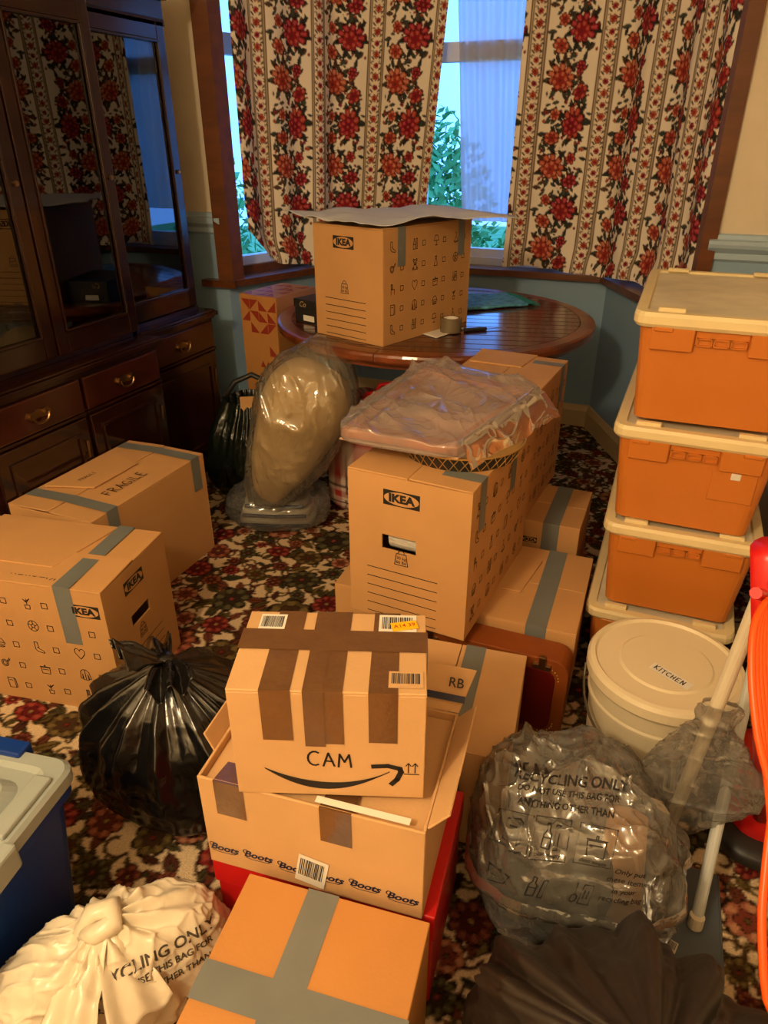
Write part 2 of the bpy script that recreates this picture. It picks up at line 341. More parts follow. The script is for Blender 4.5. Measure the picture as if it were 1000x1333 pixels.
fcol = bilerp(tile, GX*math.cos(ang)-GY*math.sin(ang)+9, GX*math.sin(ang)+GY*math.cos(ang)+9, .0035)
floor = struct(np_mesh('floor', np.stack([GX, GY, GX*0], -1), M_carpet, col=fcol, smooth=False))
M_carpetp = mat('carpet_plain', (112, 78, 56), .95, var=.5, vscale=14)
MB().box(XL, FX0, YB, FY1, -.03, 0).box(FX0, XR, YB, FY0, -.03, 0).box(FX0, FX1, FY0, FY1, -.03, -.002).obj('carpet_border', M_carpetp, floor)
# walls ------------------------------------------------------------------------
struct(wall_strip('wall_left', [(XL, YB), (XL, YW)], 0, HC, M_cream))
struct(wall_strip('wall_right', [(XR, YW), (XR, YB)], 0, HC, M_cream))
struct(wall_strip('wall_behind', [(XR, YB), (XL, YB)], 0, HC, M_cream))
wp = struct(wall_strip('wall_back_left', [(XL, YW), BA], RAIL, HC, M_cream)); wall_strip('lower_wall', [(XL, YW), BA], 0, RAIL, M_blue, parent=wp)
wp = struct(wall_strip('wall_back_right', [BD, (XR, YW)], RAIL, HC, M_cream)); wall_strip('lower_wall', [BD, (XR, YW)], 0, RAIL, M_blue, parent=wp)
struct(wall_strip('wall_bay', [BA, BB, BC, BD], 0, SILL-.03, M_blue, .2))
struct(wall_strip('wall_bay_head', [BA, BB, BC, BD], WTOP, HC, M_cream, .2))
struct(MB().box(XL-.2, XR+.2, YB-.2, 4.0, HC, HC+.1).obj('ceiling', M_ceil))
def offset(pts, d):
    """offset an open plan polyline towards the room (right side)"""
    out = []; P = [Vector(p) for p in pts]
    for i, p in enumerate(P):
        ns = []
        if i > 0: t = (p-P[i-1]).normalized(); ns.append(Vector((t.y, -t.x)))
        if i < len(P)-1: t = (P[i+1]-p).normalized(); ns.append(Vector((t.y, -t.x)))
        n = sum(ns, Vector((0, 0))); n.normalize(); out.append(tuple(p+n*(d/max(.3, n.dot(ns[0])))))
    return out
def moulding(name, pts, prof, m):
    """profile [(inward, z)] swept along a plan polyline"""
    rows = [[(x, y, z) for x, y in offset(pts, d)] for d, z in prof]
    mb = MB()
    for i in range(len(pts)-1):
        q = [r[i] for r in rows]+[r[i+1] for r in rows]; n = len(rows)
        mb.add(q, [(k, k+1, n+k+1, n+k) for k in range(n-1)]+[tuple(range(n)), tuple(range(n, 2*n))[::-1]])
    return struct(mb.obj(name, m, weld=False))
rp = [(0, -.06), (.012, -.05), (.012, -.03), (.03, -.012), (.034, 0), (.034, .012), (.018, .016), (.012, .03), (0, .034)]
moulding('trim_1', [(XL, YW), BA], [(d, RAIL+z) for d, z in rp], M_railblue)
moulding('trim_2', [BD, (XR, YW)], [(d, RAIL+z) for d, z in rp], M_railblue)
bp_ = [(0, 0), (.018, 0), (.018, .085), (.012, .1), (.008, .11), (0, .115)]
moulding('baseboard_bay', [BA, BB, BC, BD], bp_, M_base)
moulding('baseboard_back', [BD, (XR, YW)], bp_, M_base)
moulding('baseboard_left', [(XL, YW), BA], bp_, M_base)
# sill: a board round the bay whose front edge stands proud and returns onto the left pier
o0 = offset([BA, BB, BC, BD], .05); o1 = offset([BA, BB, BC, BD], -.2)
mb = MB()
for i in range(3): mb.prism([o0[i], o0[i+1], o1[i+1], o1[i]][::-1], SILL-.03, SILL)
mb.prism([(-2.09, 2.88), (-2.09, 2.835), (o0[0][0]+.02, 2.83), (-1.95, 2.9)], SILL-.03, SILL)
struct(mb.obj('trim_3', M_oak, weld=False))
# windows: wooden outer posts, white sashes, panes -----------------------------------
wq = offset([BA, BB, BC, BD], -.13)
def window(n, p, q, splits, frame_m):
    p = Vector(p); q = Vector(q); t = (q-p); L = t.length; t.normalize(); nn = Vector((-t.y, t.x))
    def bar(mb, a, b, z0, z1, d0=-.03, d1=.03):
        c = [p+t*a+nn*d0, p+t*b+nn*d0, p+t*b+nn*d1, p+t*a+nn*d1]; mb.prism([(v.x, v.y) for v in c], z0, z1)
    mb = MB(); bar(mb, 0, L, SILL, SILL+.035, -.05, .04); bar(mb, 0, L, WTOP-.05, WTOP); bar(mb, 0, .06, SILL, WTOP, -.05, .04); bar(mb, L-.06, L, SILL, WTOP, -.05, .04)
    o = struct(mb.obj('window_%d' % n, frame_m, weld=False))
    xs = [.06]+[L*s for s in splits]+[L-.06]
    for a, b in zip(xs[:-1], xs[1:]):
        for z0, z1 in ((SILL+.035, 1.72), (1.72, WTOP-.05)):
            m2 = MB(); bar(m2, a, a+.04, z0, z1, -.025, .025); bar(m2, b-.04, b, z0, z1, -.025, .025); bar(m2, a, b, z0, z0+.04, -.025, .025); bar(m2, a, b, z1-.04, z1, -.025, .025)
            s = m2.obj('sash', M_upvc, o, weld=False); m3 = MB(); bar(m3, a+.04, b-.04, z0+.04, z1-.04, -.003, .003); m3.obj('pane', M_glass if 0 else M_wglass, s)
    return o
window(1, wq[0], wq[1], [], M_oak); window(2, wq[1], wq[2], [.27, .73], M_upvc); window(3, wq[2], wq[3], [], M_oak)
# dark jambs where the bay meets the piers
struct(MB().prism([(-2.0, 2.845), (-1.93, 2.86), (-1.915, 2.93), (-1.965, 2.97)], SILL, WTOP).obj('trim_4', M_oak))
struct(MB().prism([(.02, 2.90), (.035, 2.855), (.085, 2.862), (.085, 2.93)], SILL, WTOP).obj('trim_5', M_oak))
# ================================================================== curtains
def curtain_tile(W=.33, H=.72, res=.003):
    img = np.zeros((int(H/res), int(W/res), 3)); img[:] = lin((248, 238, 220)); rr = random.Random(11)
    DK = (46, 30, 26); GR = [(58, 66, 60), (46, 54, 52), (74, 78, 66), (88, 66, 50)]
    reds = [((168, 52, 46), (198, 96, 80), (146, 30, 46), (110, 50, 40)), ((180, 78, 54), (208, 120, 92), (164, 48, 42), (96, 60, 40)), ((154, 32, 52), (194, 80, 84), (126, 22, 42), (176, 96, 64)), ((188, 88, 62), (214, 138, 106), (168, 56, 48), (104, 52, 40))]
    w0 = .245
    for y in np.arange(0, H, .012):     # wandering stem
        for ph in (0, 2.1):
            x = w0/2+.06*math.sin(y/H*4*PI+ph); stamp(img, x, y, .004, lambda dx, dy: [(np.hypot(dx, dy) < .0028, np.array(lin((74, 58, 44))))], res)
    for _ in range(210):
        L = rr.uniform(.018, .046); stamp(img, rr.uniform(.012, w0-.012), rr.random()*H, L*.6, leaf(L, L*.5, rr.uniform(0, 6.3), rr.choice(GR), DK, False), res)
    for _ in range(70):
        R = rr.uniform(.004, .009); stamp(img, rr.uniform(.012, w0-.012), rr.random()*H, R*1.4, flower(R, 5, rr.choice(reds), DK, rr.uniform(0, 6)), res)
    for k in range(4):
        y = (k+.5)*H/4; x = w0*(.33 if k % 2 else .66); x2 = w0*(.74 if k % 2 else .26)
        for j in range(7):
            a = j*.9+k; stamp(img, x+math.cos(a)*.066, y+math.sin(a)*.072, .036, leaf(.052, .026, a, rr.choice(GR), DK), res)
        stamp(img, x, y, .1, flower(.078, rr.choice([9, 10, 11]), reds[k % 4], DK, rr.uniform(0, 6), .42, asp=rr.uniform(.62, .8)), res)
        stamp(img, x-.006, y+.012, .06, flower(.042, 6, reds[(k+2) % 4], (120, 30, 34), rr.uniform(0, 6), .35), res)
        for j in range(4):
            a = j*1.6+k; stamp(img, x2+math.cos(a)*.03, y+.06+math.sin(a)*.04, .02, leaf(.03, .015, a, rr.choice(GR), DK), res)
        stamp(img, x2, y+.06, .06, flower(.042, rr.choice([5, 6]), reds[(k+1) % 4], DK, rr.uniform(0, 6), .35, asp=.8), res)
        stamp(img, x2*.9+.01, y-.035, .04, flower(.028, 6, reds[(k+3) % 4], DK, rr.uniform(0, 6), .4), res)
    xs = (np.arange(img.shape[1])+.5)*res
    for a, b, c in ((w0, w0+.006, (112, 92, 76)), (w0+.006, w0+.009, (214, 196, 168)), (w0+.009, w0+.017, (140, 120, 100)), (W-.017, W-.009, (140, 120, 100)), (W-.009, W-.006, (214, 196, 168)), (W-.006, W, (112, 92, 76))):
        img[:, (xs >= a) & (xs < b)] = lin(c)
    img[:, (xs >= w0+.017) & (xs < W-.017)] = lin((244, 230, 208)); xc = (w0+W)/2
    for k in range(16):
        y = (k+.5)*H/16; 
        for s in (-1, 1):
            stamp(img, xc+s*.017, y+.014, .012, leaf(.02, .009, s*.8+PI/2, rr.choice(GR), DK, False), res); stamp(img, xc+s*.02, y-.012, .012, curl(.008, .0022, (60, 50, 44), rr.uniform(0, 6)), res)
        stamp(img, xc, y, .022, flower(.0175 if k % 2 else .0135, 6, reds[k % 4], DK, k, .3), res)
    return img
CT = curtain_tile()
M_curt = mat('curtain_print', (200, 180, 150), .85, attr=True, spec=.15, bump=.1, bscale=500)
def smooth_path(pts, it=4):
    P = [np.array(p, float) for p in pts]
    for _ in range(it):
        Q = [P[0]]
        for a, b in zip(P[:-1], P[1:]): Q += [a*.85+b*.15, a*.15+b*.85] if _ == 0 else [a*.75+b*.25, a*.25+b*.75]
        Q.append(P[-1]); P = Q
    return np.array(P)
cpath = smooth_path(offset([BA, BB, BC, BD], -.035))
cs = np.concatenate([[0], np.cumsum(np.hypot(*np.diff(cpath, axis=0).T))])
def path_at(s):
    x = np.interp(s, cs, cpath[:, 0]); y = np.interp(s, cs, cpath[:, 1]); e = .01
    dx = np.interp(s+e, cs, cpath[:, 0])-np.interp(s-e, cs, cpath[:, 0]); dy = np.interp(s+e, cs, cpath[:, 1])-np.interp(s-e, cs, cpath[:, 1]); L = np.hypot(dx, dy)
    return x, y, dy/L, -dx/L          # inward normal
def s_of_x(x): k = np.argmin(np.abs(cpath[:, 0]-x)+(cpath[:, 1] < 3.4)*9); return cs[k]
def curtain(name, label, s0, s1, zb, sweep0, sweep1, lam, seed, u0):
    n = int((s1-s0)*1.25/.004); mz = 360; zt = 2.16
    u = np.linspace(0, 1, n)[None]; v = np.linspace(0, 1, mz)[:, None]
    z = zt+v*(zb(u)-zt); dn = 1-(z-.78)/1.38
    s = s0+sweep0*dn+u*((s1-sweep1*dn)-(s0+sweep0*dn))
    x, y, nx, ny = path_at(s)
    P0 = np.stack([u*(s1-s0)+0*v, 0*u+v*.25, 0*u+0*v], -1)
    ph = 2*PI*u*(s1-s0)/lam+2.2*noise(P0, 3.1, seed)
    f = np.sin(ph)*.6+.4*np.sin(ph*.5+1.3)+.5*(noise(P0, 6, seed+3)-.5)
    amp = .026+.010*dn
    d = f*amp
    bot = sm(v, .90, 1.0); P1 = np.stack([u*(s1-s0)+0*v, v*1.4+0*u, 0*u+0*v], -1)
    d = d*(1-.4*bot)+bot*(.012+.03*noise(P1, 14, seed+5))+.010*(noise(P1, 9, seed+7)-.5)*sm(v, .5, .9)
    G = np.stack([x+nx*(d+.004), y+ny*(d+.004), z+.012*bot*(noise(P1, 18, seed+9)-.5)], -1)
    mid = G[mz//3]; U = np.concatenate([[0], np.cumsum(np.linalg.norm(np.diff(mid, axis=0), axis=1))])[None]+u0+0*v
    col = bilerp(CT, U, (2.2-z)+.03, .003)
    o = np_mesh(name, G, M_curt, col=col)
    return tag(o, label, 'curtain')
sL1 = s_of_x(-1.16); sR0 = s_of_x(-.845)
curtain('floral_curtain', 'red floral striped curtain hanging beside the display cabinet', .14, sL1, lambda u: .785+.20*np.clip(1-u/.2, 0, 1)**1.6+.02*np.sin(u*9), .0, .13, .235, 21, .09)
curtain('floral_curtain', 'red floral striped curtain hanging behind the orange crates', sR0, cs[-1]-.06, lambda u: .783+.008*np.sin(u*14)+0*u, -.02, .0, .30, 41, .22)
# net curtain
m = bpy.data.materials.new('net_fabric'); m.use_nodes = True; nt = m.node_tree; nt.nodes.clear()
N = nt.nodes.new; out = N('ShaderNodeOutputMaterial'); tr = N('ShaderNodeBsdfTransparent'); tl = N('ShaderNodeBsdfTranslucent'); tl.inputs[0].default_value = (.74, .74, .73, 1)
df = N('ShaderNodeBsdfDiffuse'); df.inputs[0].default_value = (.74, .74, .73, 1); a1 = N('ShaderNodeMixShader'); a1.inputs[0].default_value = .35
nt.links.new(tl.outputs[0], a1.inputs[1]); nt.links.new(df.outputs[0], a1.inputs[2]); a2 = N('ShaderNodeMixShader'); a2.inputs[0].default_value = .9
nt.links.new(tr.outputs[0], a2.inputs[1]); nt.links.new(a1.outputs[0], a2.inputs[2]); nt.links.new(a2.outputs[0], out.inputs[0])
u = np.linspace(0, 1, 160)[None]; v = np.linspace(0, 1, 60)[:, None]
x = -1.20+.09*v+u*(.62-.10*v); y = 3.765+.012*np.sin(u*58+.6*np.sin(v*5))+.006*np.sin(u*23); z = 2.15+v*(.985-2.15)
tag(np_mesh('net_curtain', np.stack([x+0*v, y+0*x, z+0*u], -1), m), 'sheer white net curtain between the two floral curtains', 'curtain')

# ================================================================== garden outside
M_grass = mat('garden_green', (96, 170, 92), .8, var=.35, vscale=2)
gr = struct(MB().box(-9, 7, 4.05, 16, -.32, -.3).obj('ground_outside', mat('lawn', (86, 150, 80), .9, var=.3, vscale=3)))
def foliage(name, label, c, r, n, seed, size=.05, cat='shrub'):
    rr = np.random.default_rng(seed); d = rr.normal(size=(n, 3)); d /= np.linalg.norm(d, axis=1)[:, None]; P = np.array(c)+d*np.array(r)*(.55+.45*rr.random((n, 1)))
    a = rr.normal(size=(n, 3)); a /= np.linalg.norm(a, axis=1)[:, None]; b = np.cross(a, d); b /= np.linalg.norm(b, axis=1)[:, None]+1e-9
    V = np.stack([P-a*size, P+b*size*.4, P+a*size, P-b*size*.4], 1).reshape(-1, 3); F = np.arange(4*n).reshape(n, 4)
    t = thing(name, label, cat, (c[0], c[1], -.3)); me = bpy.data.meshes.new('leaves'); me.from_pydata((V-np.array([c[0], c[1], -.3])).tolist(), [], F.tolist()); me.materials.append(M_grass)
    o = bpy.data.objects.new('leaves', me); C.objects.link(o); o.parent = t; o['kind'] = 'stuff'
    MB().tube([(0, 0, 0), (.02, .02, .4), (0, 0, c[2]+.3)], [.04, .03, .02]).obj('trunk', mat('bark', (80, 60, 44), .9), t); return t
foliage('garden_shrub', 'green garden shrub seen beside the net curtain', (-2.15, 5.5, .7), (.8, .6, 1.0), 5200, 5)
foliage('garden_shrub', 'low green shrub under the middle window pane', (-.75, 4.6, .45), (.55, .3, .52), 5200, 6, .045)
foliage('garden_shrub', 'leafy shrub outside the pane next to the cabinet', (-3.6, 4.4, .6), (.8, .8, 1.0), 4200, 8)
foliage('garden_shrub', 'leafy shrub outside the pane above the crates', (1.3, 4.6, .5), (.9, .7, .9), 4200, 9)

# ================================================================== display cabinet
cab = thing('display_cabinet', 'dark mahogany breakfront display cabinet with glazed doors and drawers', 'cabinet', (-2.1, 1.6, 0))
CO = Vector((-2.1, 1.6, 0))
def cbx(mb, x0, x1, y0, y1, z0, z1): return mb.box(x0-CO.x, x1-CO.x, y0-CO.y, y1-CO.y, z0, z1)
XB = XL+.01; Y0, YS0, YS1, Y1 = .78, 1.30, 2.11, 2.60; XC, XS = -1.797, -1.885; UC, US = -1.86, -1.935; ZM = .70; UT = 1.74
cbx(cbx(MB(), XB, XS, Y0, Y1, .07, .665), XS, XC, YS0, YS1, .07, .665).obj('base_carcass', M_wood, cab, bevel=.003)
cbx(cbx(MB(), XB, XS+.012, Y0, Y1+.012, 0, .07), XS, XC+.012, YS0-.012, YS1+.012, 0, .07).obj('plinth', M_wood, cab, bevel=.004)
mb = MB()
for e, z0, z1 in ((.008, .665, .675), (.02, .675, .692), (.012, .692, .70)):
    cbx(mb, XB, XS+e, Y0, Y1+e, z0, z1); cbx(mb, XS, XC+e, YS0-e, YS1+e, z0, z1)
mb.obj('base_moulding', M_wood, cab, weld=False, bevel=.002)
def handle(y, z, x, parent):
    mb = MB()
    for s in (-1, 1): mb.tube([(x-CO.x, y-CO.y+s*.03, z), (x-CO.x+.012, y-CO.y+s*.03, z)], .011, 10)
    mb.tube([(x-CO.x+.014, y-CO.y+.032*math.cos(PI+PI*i/10)*(1.1 if 2 < i < 8 else 1), z-.026*math.sin(PI*i/10)) for i in range(11)], .0035, 6)
    pl = [(-.05, .0), (-.04, .014), (-.02, .01), (0, .016), (.02, .01), (.04, .014), (.05, 0), (.03, -.014), (0, -.01), (-.03, -.014)]
    V = [(x-CO.x+d, y-CO.y+a, z+b) for d in (.0, .003) for a, b in pl]; n = len(pl)
    mb.add(V, [tuple(range(n)), tuple(range(n, 2*n))]+[(i, (i+1) % n, n+(i+1) % n, n+i) for i in range(n)])
    mb.obj('handle', M_brass, parent, weld=False)
M_wood2 = mat('mahogany_drawer', (56, 21, 11), .24, var=.4, vscale=2.5, stretch=(5, 1, 5), coat=.5)
def front(name, y0, y1, z0, z1, x, panel, m=M_wood):
    mb = cbx(MB(), x, x+.014, y0, y1, z0, z1)
    o = mb.obj(name, m, cab, bevel=.004)
    if panel:
        b = MB(); p = .055
        for a in ((y0+p-.012, y0+p, z0+p, z1-p), (y1-p, y1-p+.012, z0+p, z1-p), (y0+p-.012, y1-p+.012, z0+p-.012, z0+p), (y0+p-.012, y1-p+.012, z1-p, z1-p+.012)): cbx(b, x+.012, x+.021, *a)
        b.obj('panel_moulding', M_wood, o, weld=False, bevel=.002)
        k = MB().tube([(x+.014-CO.x, y1-.02-CO.y, (z0+z1)/2+.08), (x+.018-CO.x, y1-.02-CO.y, (z0+z1)/2+.14)], .004, 6); k.obj('escutcheon', M_brass, o)
    return o
for y0, y1, x in ((Y0+.02, YS0-.02, XS), (YS0+.02, 1.695, XC), (1.715, YS1-.02, XC), (YS1+.03, Y1-.02, XS)):
    d = front('drawer', y0, y1, .545, .655, x, False, M_wood2); handle((y0+y1)/2, .60, x+.014, d)
    front('cupboard_door', y0, y1, .09, .525, x, True)
    cbx(MB(), x, x+.01, y0-.015, y1+.015, .53, .54).obj('drawer_bead', M_wood, cab, bevel=.002)
# upper part: back, ends, shelves, cornice
up = cbx(MB(), XB, XB+.02, Y0, Y1-.02, .70, UT); 
for y in (Y0, YS0-.01, YS1-.01, Y1-.04): cbx(up, XB, US-.02, y, y+.02, .70, UT)
cbx(up, XB, US, Y0, Y1-.02, .70, .715); cbx(up, XB, US, Y0, Y1-.02, UT-.02, UT); cbx(up, US, UC-.02, YS0, YS1, .70, .715); cbx(up, US, UC-.02, YS0, YS1, UT-.02, UT)
up.obj('upper_carcass', M_woodin, cab, weld=False)
for z in (1.03, 1.36): cbx(cbx(MB(), XB+.02, US-.03, Y0+.02, Y1-.05, z, z+.018), US-.03, UC-.03, YS0+.02, YS1-.02, z, z+.018).obj('shelf', M_woodin, cab)
mb = MB()
for e, z0, z1 in ((.0, UT, UT+.06), (.015, UT+.06, UT+.08), (.035, UT+.08, UT+.11), (.05, UT+.11, UT+.13)):
    cbx(mb, XB, US+e, Y0, Y1-.02+e, z0, z1); cbx(mb, US, UC+e, YS0-e, YS1+e, z0, z1)
mb.obj('cornice', M_wood, cab, weld=False, bevel=.003)
for y in (YS0-.002, YS1-.02): cbx(MB(), US-.02, UC-.02, y, y+.022, .70, UT).obj('step_side', M_wood, cab)
def glazed(y0, y1, x):
    w_ = .045; z0, z1 = .72, UT-.005; mb = MB()
    for a in ((y0, y0+w_, z0, z1), (y1-w_, y1, z0, z1), (y0+w_, y1-w_, z0, z0+.07), (y0+w_, y1-w_, z1-.06, z1)): cbx(mb, x-.02, x, *a)
    o = mb.obj('glazed_door', M_wood, cab, weld=False, bevel=.003)
    b = MB(); i = w_
    for a in ((y0+i, y0+i+.008, z0+.07, z1-.06), (y1-i-.008, y1-i, z0+.07, z1-.06), (y0+i, y1-i, z0+.07, z0+.078), (y0+i, y1-i, z1-.068, z1-.06)): cbx(b, x-.006, x+.006, *a)
    b.obj('glass_bead', M_wood, o, weld=False, bevel=.002)
    cbx(MB(), x-.012, x-.008, y0+w_, y1-w_, z0+.07, z1-.06).obj('pane', M_glass, o)
    MB().tube([(x-CO.x, y1-.02-CO.y, 1.24), (x+.008-CO.x, y1-.02-CO.y, 1.24)], .008, 8).obj('escutcheon', M_brass, o)
for y0, y1, x in ((Y0+.005, YS0-.005, US), (YS0+.005, 1.705, UC), (1.712, YS1-.005, UC), (YS1+.02, Y1-.025, US)): glazed(y0, y1, x)

# ================================================================== round table
TC = Vector((-.925, 2.80, 0)); TR = .645; TZ = .716
tab = thing('round_table', 'round brown wooden pedestal table with planked top and scuffed rim', 'table', tuple(TC))
M_tab = mat('table_wood', (74, 30, 17), .2, var=.3, vscale=3, stretch=(1, 7, 1), coat=.5, bump=.03, bscale=30)
M_rim = mat('table_rim', (112, 54, 24), .3, var=.55, vscale=9, stretch=(1, 1, 3), coat=.3)
pr = .585; pw = .066; pa = math.radians(14); k = -pr
while k < pr-.01:
    a, b = k+.0016, min(k+pw, pr)-.0016; ys = np.linspace(a, b, 4)
    R_ = [(math.sqrt(max(0, pr*pr-y*y)), y) for y in ys]; poly = [(-x, y) for x, y in R_][::-1]; poly = [(x, y) for x, y in R_]+[(-x, y) for x, y in R_[::-1]]
    poly = [(x*math.cos(pa)-y*math.sin(pa), x*math.sin(pa)+y*math.cos(pa)) for x, y in poly]
    poly = [p for i, p in enumerate(poly) if math.dist(p, poly[i-1]) > 1e-4]
    MB().prism(poly, TZ-.02, TZ).obj('plank', M_tab, tab, bevel=.0025, seg=1); k += pw
for i in range(8):
    seg = [PI/4*i+PI/4*j/10+.002 for j in range(11)]; seg[-1] -= .004; mb = MB(); rows = []
    prof = [(pr+.0015, TZ-.02), (pr+.0015, TZ), (TR-.012, TZ), (TR-.003, TZ-.004), (TR, TZ-.012), (TR, TZ-.028), (TR-.006, TZ-.036), (TR-.03, TZ-.045), (pr, TZ-.045), (pr+.0015, TZ-.02)]
    mb.grid([[(r*math.cos(a), r*math.sin(a), z) for r, z in prof] for a in seg])
    n = len(prof)-1; 
    mb.f += [tuple(range(n))[::-1], tuple(range(10*(n+1), 10*(n+1)+n))]
    mb.obj('rim_segment', M_rim, tab)
MB().lathe([(0, TZ-.05), (.6, TZ-.05), (.6, TZ-.021), (0, TZ-.021)], 64).obj('top_underlay', M_tab, tab)
MB().lathe([(.57, TZ-.062), (.6, TZ-.062), (.6, TZ-.045), (.57, TZ-.045)], 64).obj('apron', M_rim, tab)
MB().lathe([(0, .12), (.07, .12), (.085, .16), (.06, .2), (.055, .3), (.09, .38), (.1, .44), (.07, .52), (.06, .58), (.11, .62), (.2, .64), (.2, .67), (0, .67)], 28).obj('pedestal', M_tab, tab, smooth=True)
for i in range(4):
    a = PI/4+i*PI/2; MB().tube([(math.cos(a)*r, math.sin(a)*r, z) for r, z in ((.03, .2), (.14, .17), (.26, .07), (.34, .035), (.38, .03))], [.035, .035, .03, .028, .03], 10).obj('foot', M_tab, tab, smooth=True)
# ================================================================== cardboard boxes
def local(t, p): return t.matrix_world.inverted() @ Vector(p)
def place(ref, a, w, l):
    """centre of a box whose near right corner stands at ref"""
    return (ref[0]-(w/2*math.cos(a)+l/2*math.sin(a)), ref[1]-(w/2*math.sin(a)-l/2*math.cos(a)))
def wall_slab(mb, face, w, l, h, t, hole=None):
    W = w if face in ('front', 'back') else l-2*t
    fr = box_frame(face, w, l, h); ofs = 0 if face in ('front', 'back') else t
    def slab(a0, a1, b0, b1):
        V = [fr(a+ofs, b, d) for d in (-t, 0) for a, b in ((a0, b0), (a1, b0), (a1, b1), (a0, b1))]
        mb.add(V, [(3, 2, 1, 0), (4, 5, 6, 7), (0, 1, 5, 4), (1, 2, 6, 5), (2, 3, 7, 6), (3, 0, 4, 7)])
    if hole:
        a0, a1, b0, b1 = hole; slab(0, a0, 0, h); slab(a1, W, 0, h); slab(a0, a1, 0, b0); slab(a0, a1, b1, h)
    else: slab(0, W, 0, h)
def carton(name, label, ref, deg, w, l, h, z=0, m=None, hole=None, axis='y', gap=.002, lift=(0, 0), cat='box', group=None, top=True):
    m = m or M_card; a = math.radians(deg); c = place(ref, a, w, l); t = thing(name, label, cat, (c[0], c[1], z), a, group); th = .005
    mb = MB(); H = h-th if top else h; mb.box(-w/2+th, w/2-th, -l/2+th, l/2-th, .0, th)
    for f in ('front', 'back', 'left', 'right'): wall_slab(mb, f, w, l, H, th, hole[1] if hole and hole[0] == f else None)
    mb.obj('body', m, t, weld=False, bevel=0 if hole else .0012, seg=1)
    if top:
        for s, lf in zip((-1, 1), lift):
            if axis == 'y': x0, x1, y0, y1 = (-w/2, -gap/2, -l/2, l/2) if s < 0 else (gap/2, w/2, -l/2, l/2); k = MB().box(0, (x1-x0)*(-s), y0, y1, 0, th); pv = (s*w/2, 0, H); ax = (0, s*lf, 0)
            else: x0, x1, y0, y1 = (-w/2, w/2, -l/2, -gap/2) if s < 0 else (-w/2, w/2, gap/2, l/2); k = MB().box(x0, x1, 0, (y1-y0)*(-s), 0, th); pv = (0, s*l/2, H); ax = (-s*lf, 0, 0)
            o = k.obj('flap', m, t, bevel=.0012, seg=1); o.location = pv; o.rotation_euler = ax
    return t
def tape(t, pts, wd, width, m=None, name='tape_strip', off=.0012):
    """ribbon over a folded path of (point, outward normal)"""
    m = m or M_greytape; wd = Vector(wd).normalized()*width/2; V = []; F = []
    for i, (p, n) in enumerate(pts):
        q = Vector(p)+Vector(n)*off; V += [q-wd, q+wd]
        if i: F.append((2*i-2, 2*i-1, 2*i+1, 2*i))
    V2 = [v for v in V]; mb = MB().add(V2, F); return mb.obj(name, m, t, weld=False)
def tape_over(t, w, l, h, along, pos, width, down0=.09, down1=.09, m=None, off=.0012, lift=0):
    """strip across the top along x or y, folded down both ends"""
    h2 = h+lift
    if along == 'y':
        P = []
        if down0: P += [((pos, -l/2, h-down0), (0, -1, 0)), ((pos, -l/2, h2), (0, -1, .8))]
        else: P += [((pos, -l/2+.004, h2), (0, 0, 1))]
        if down1: P += [((pos, l/2, h2), (0, 1, .8)), ((pos, l/2, h-down1), (0, 1, 0))]
        else: P += [((pos, l/2-.004, h2), (0, 0, 1))]
        return tape(t, P, (1, 0, 0), width, m, off=off)
    P = []
    if down0: P += [((-w/2, pos, h-down0), (-1, 0, 0)), ((-w/2, pos, h2), (-1, 0, .8))]
    else: P += [((-w/2+.004, pos, h2), (0, 0, 1))]
    if down1: P += [((w/2, pos, h2), (1, 0, .8)), ((w/2, pos, h-down1), (1, 0, 0))]
    else: P += [((w/2-.004, pos, h2), (0, 0, 1))]
    return tape(t, P, (0, 1, 0), width, m, off=off)
def ellipse(cx, cy, rx, ry, n=28): return [(cx+rx*math.cos(2*PI*i/n), cy+ry*math.sin(2*PI*i/n)) for i in range(n)]
def logo(t, fr, cx, cy, wd, m=None):
    """dark block, pale oval, heavy letters"""
    hh = wd*.42; mb = MB(); put2d(mb, fr, rect(cx-wd/2, cy-hh/2, cx+wd/2, cy+hh/2)[:4], [(0, 1, 2, 3)], .0005); o = mb.obj('logo_block', M_ink, t)
    e = ellipse(cx, cy, wd*.475, hh*.43); mb = MB(); put2d(mb, fr, e, [tuple(range(len(e)))], .0009); mb.obj('logo_oval', m or M_card, o)
    V, F = text_geo('IKEA', wd*.30, .055, 0, sx=1.12); mb = MB(); put2d(mb, fr, [(cx+x, cy+y-.002*0) for x, y in V], F, .0013); mb.obj('logo_letters', M_ink, o)
def end_print(t, fr, W, H, m=None, hole=True, faint=False):
    logo(t, fr, W*.45, H*.86, W*.30, m)
    L = [[(W*.16, y), (W*.76, y)] for y in [H*(.36-.066*i) for i in range(6)]]
    wx, wy, s = W*.455, H*.42, W*.125
    bag = [[(-.45, 0), (.45, 0), (.33, .8), (-.33, .8), (-.45, 0)], arc(0, .86, .2, -20, 200, 8)]
    V, F = stroke2d(L, .0022); mb = MB(); put2d(mb, fr, V, F); V, F = stroke2d(shift(bag, wx, wy, s), .002); put2d(mb, fr, V, F)
    for k, tx in enumerate(('30 kg', '66 lbs')):
        V, F = text_geo(tx, s*.30, .012); put2d(mb, fr, [(wx+x, wy+s*(.5-.3*k)+y) for x, y in V], F)
    mb.obj('printed_marks', M_inkb if faint else M_ink, t, weld=False)
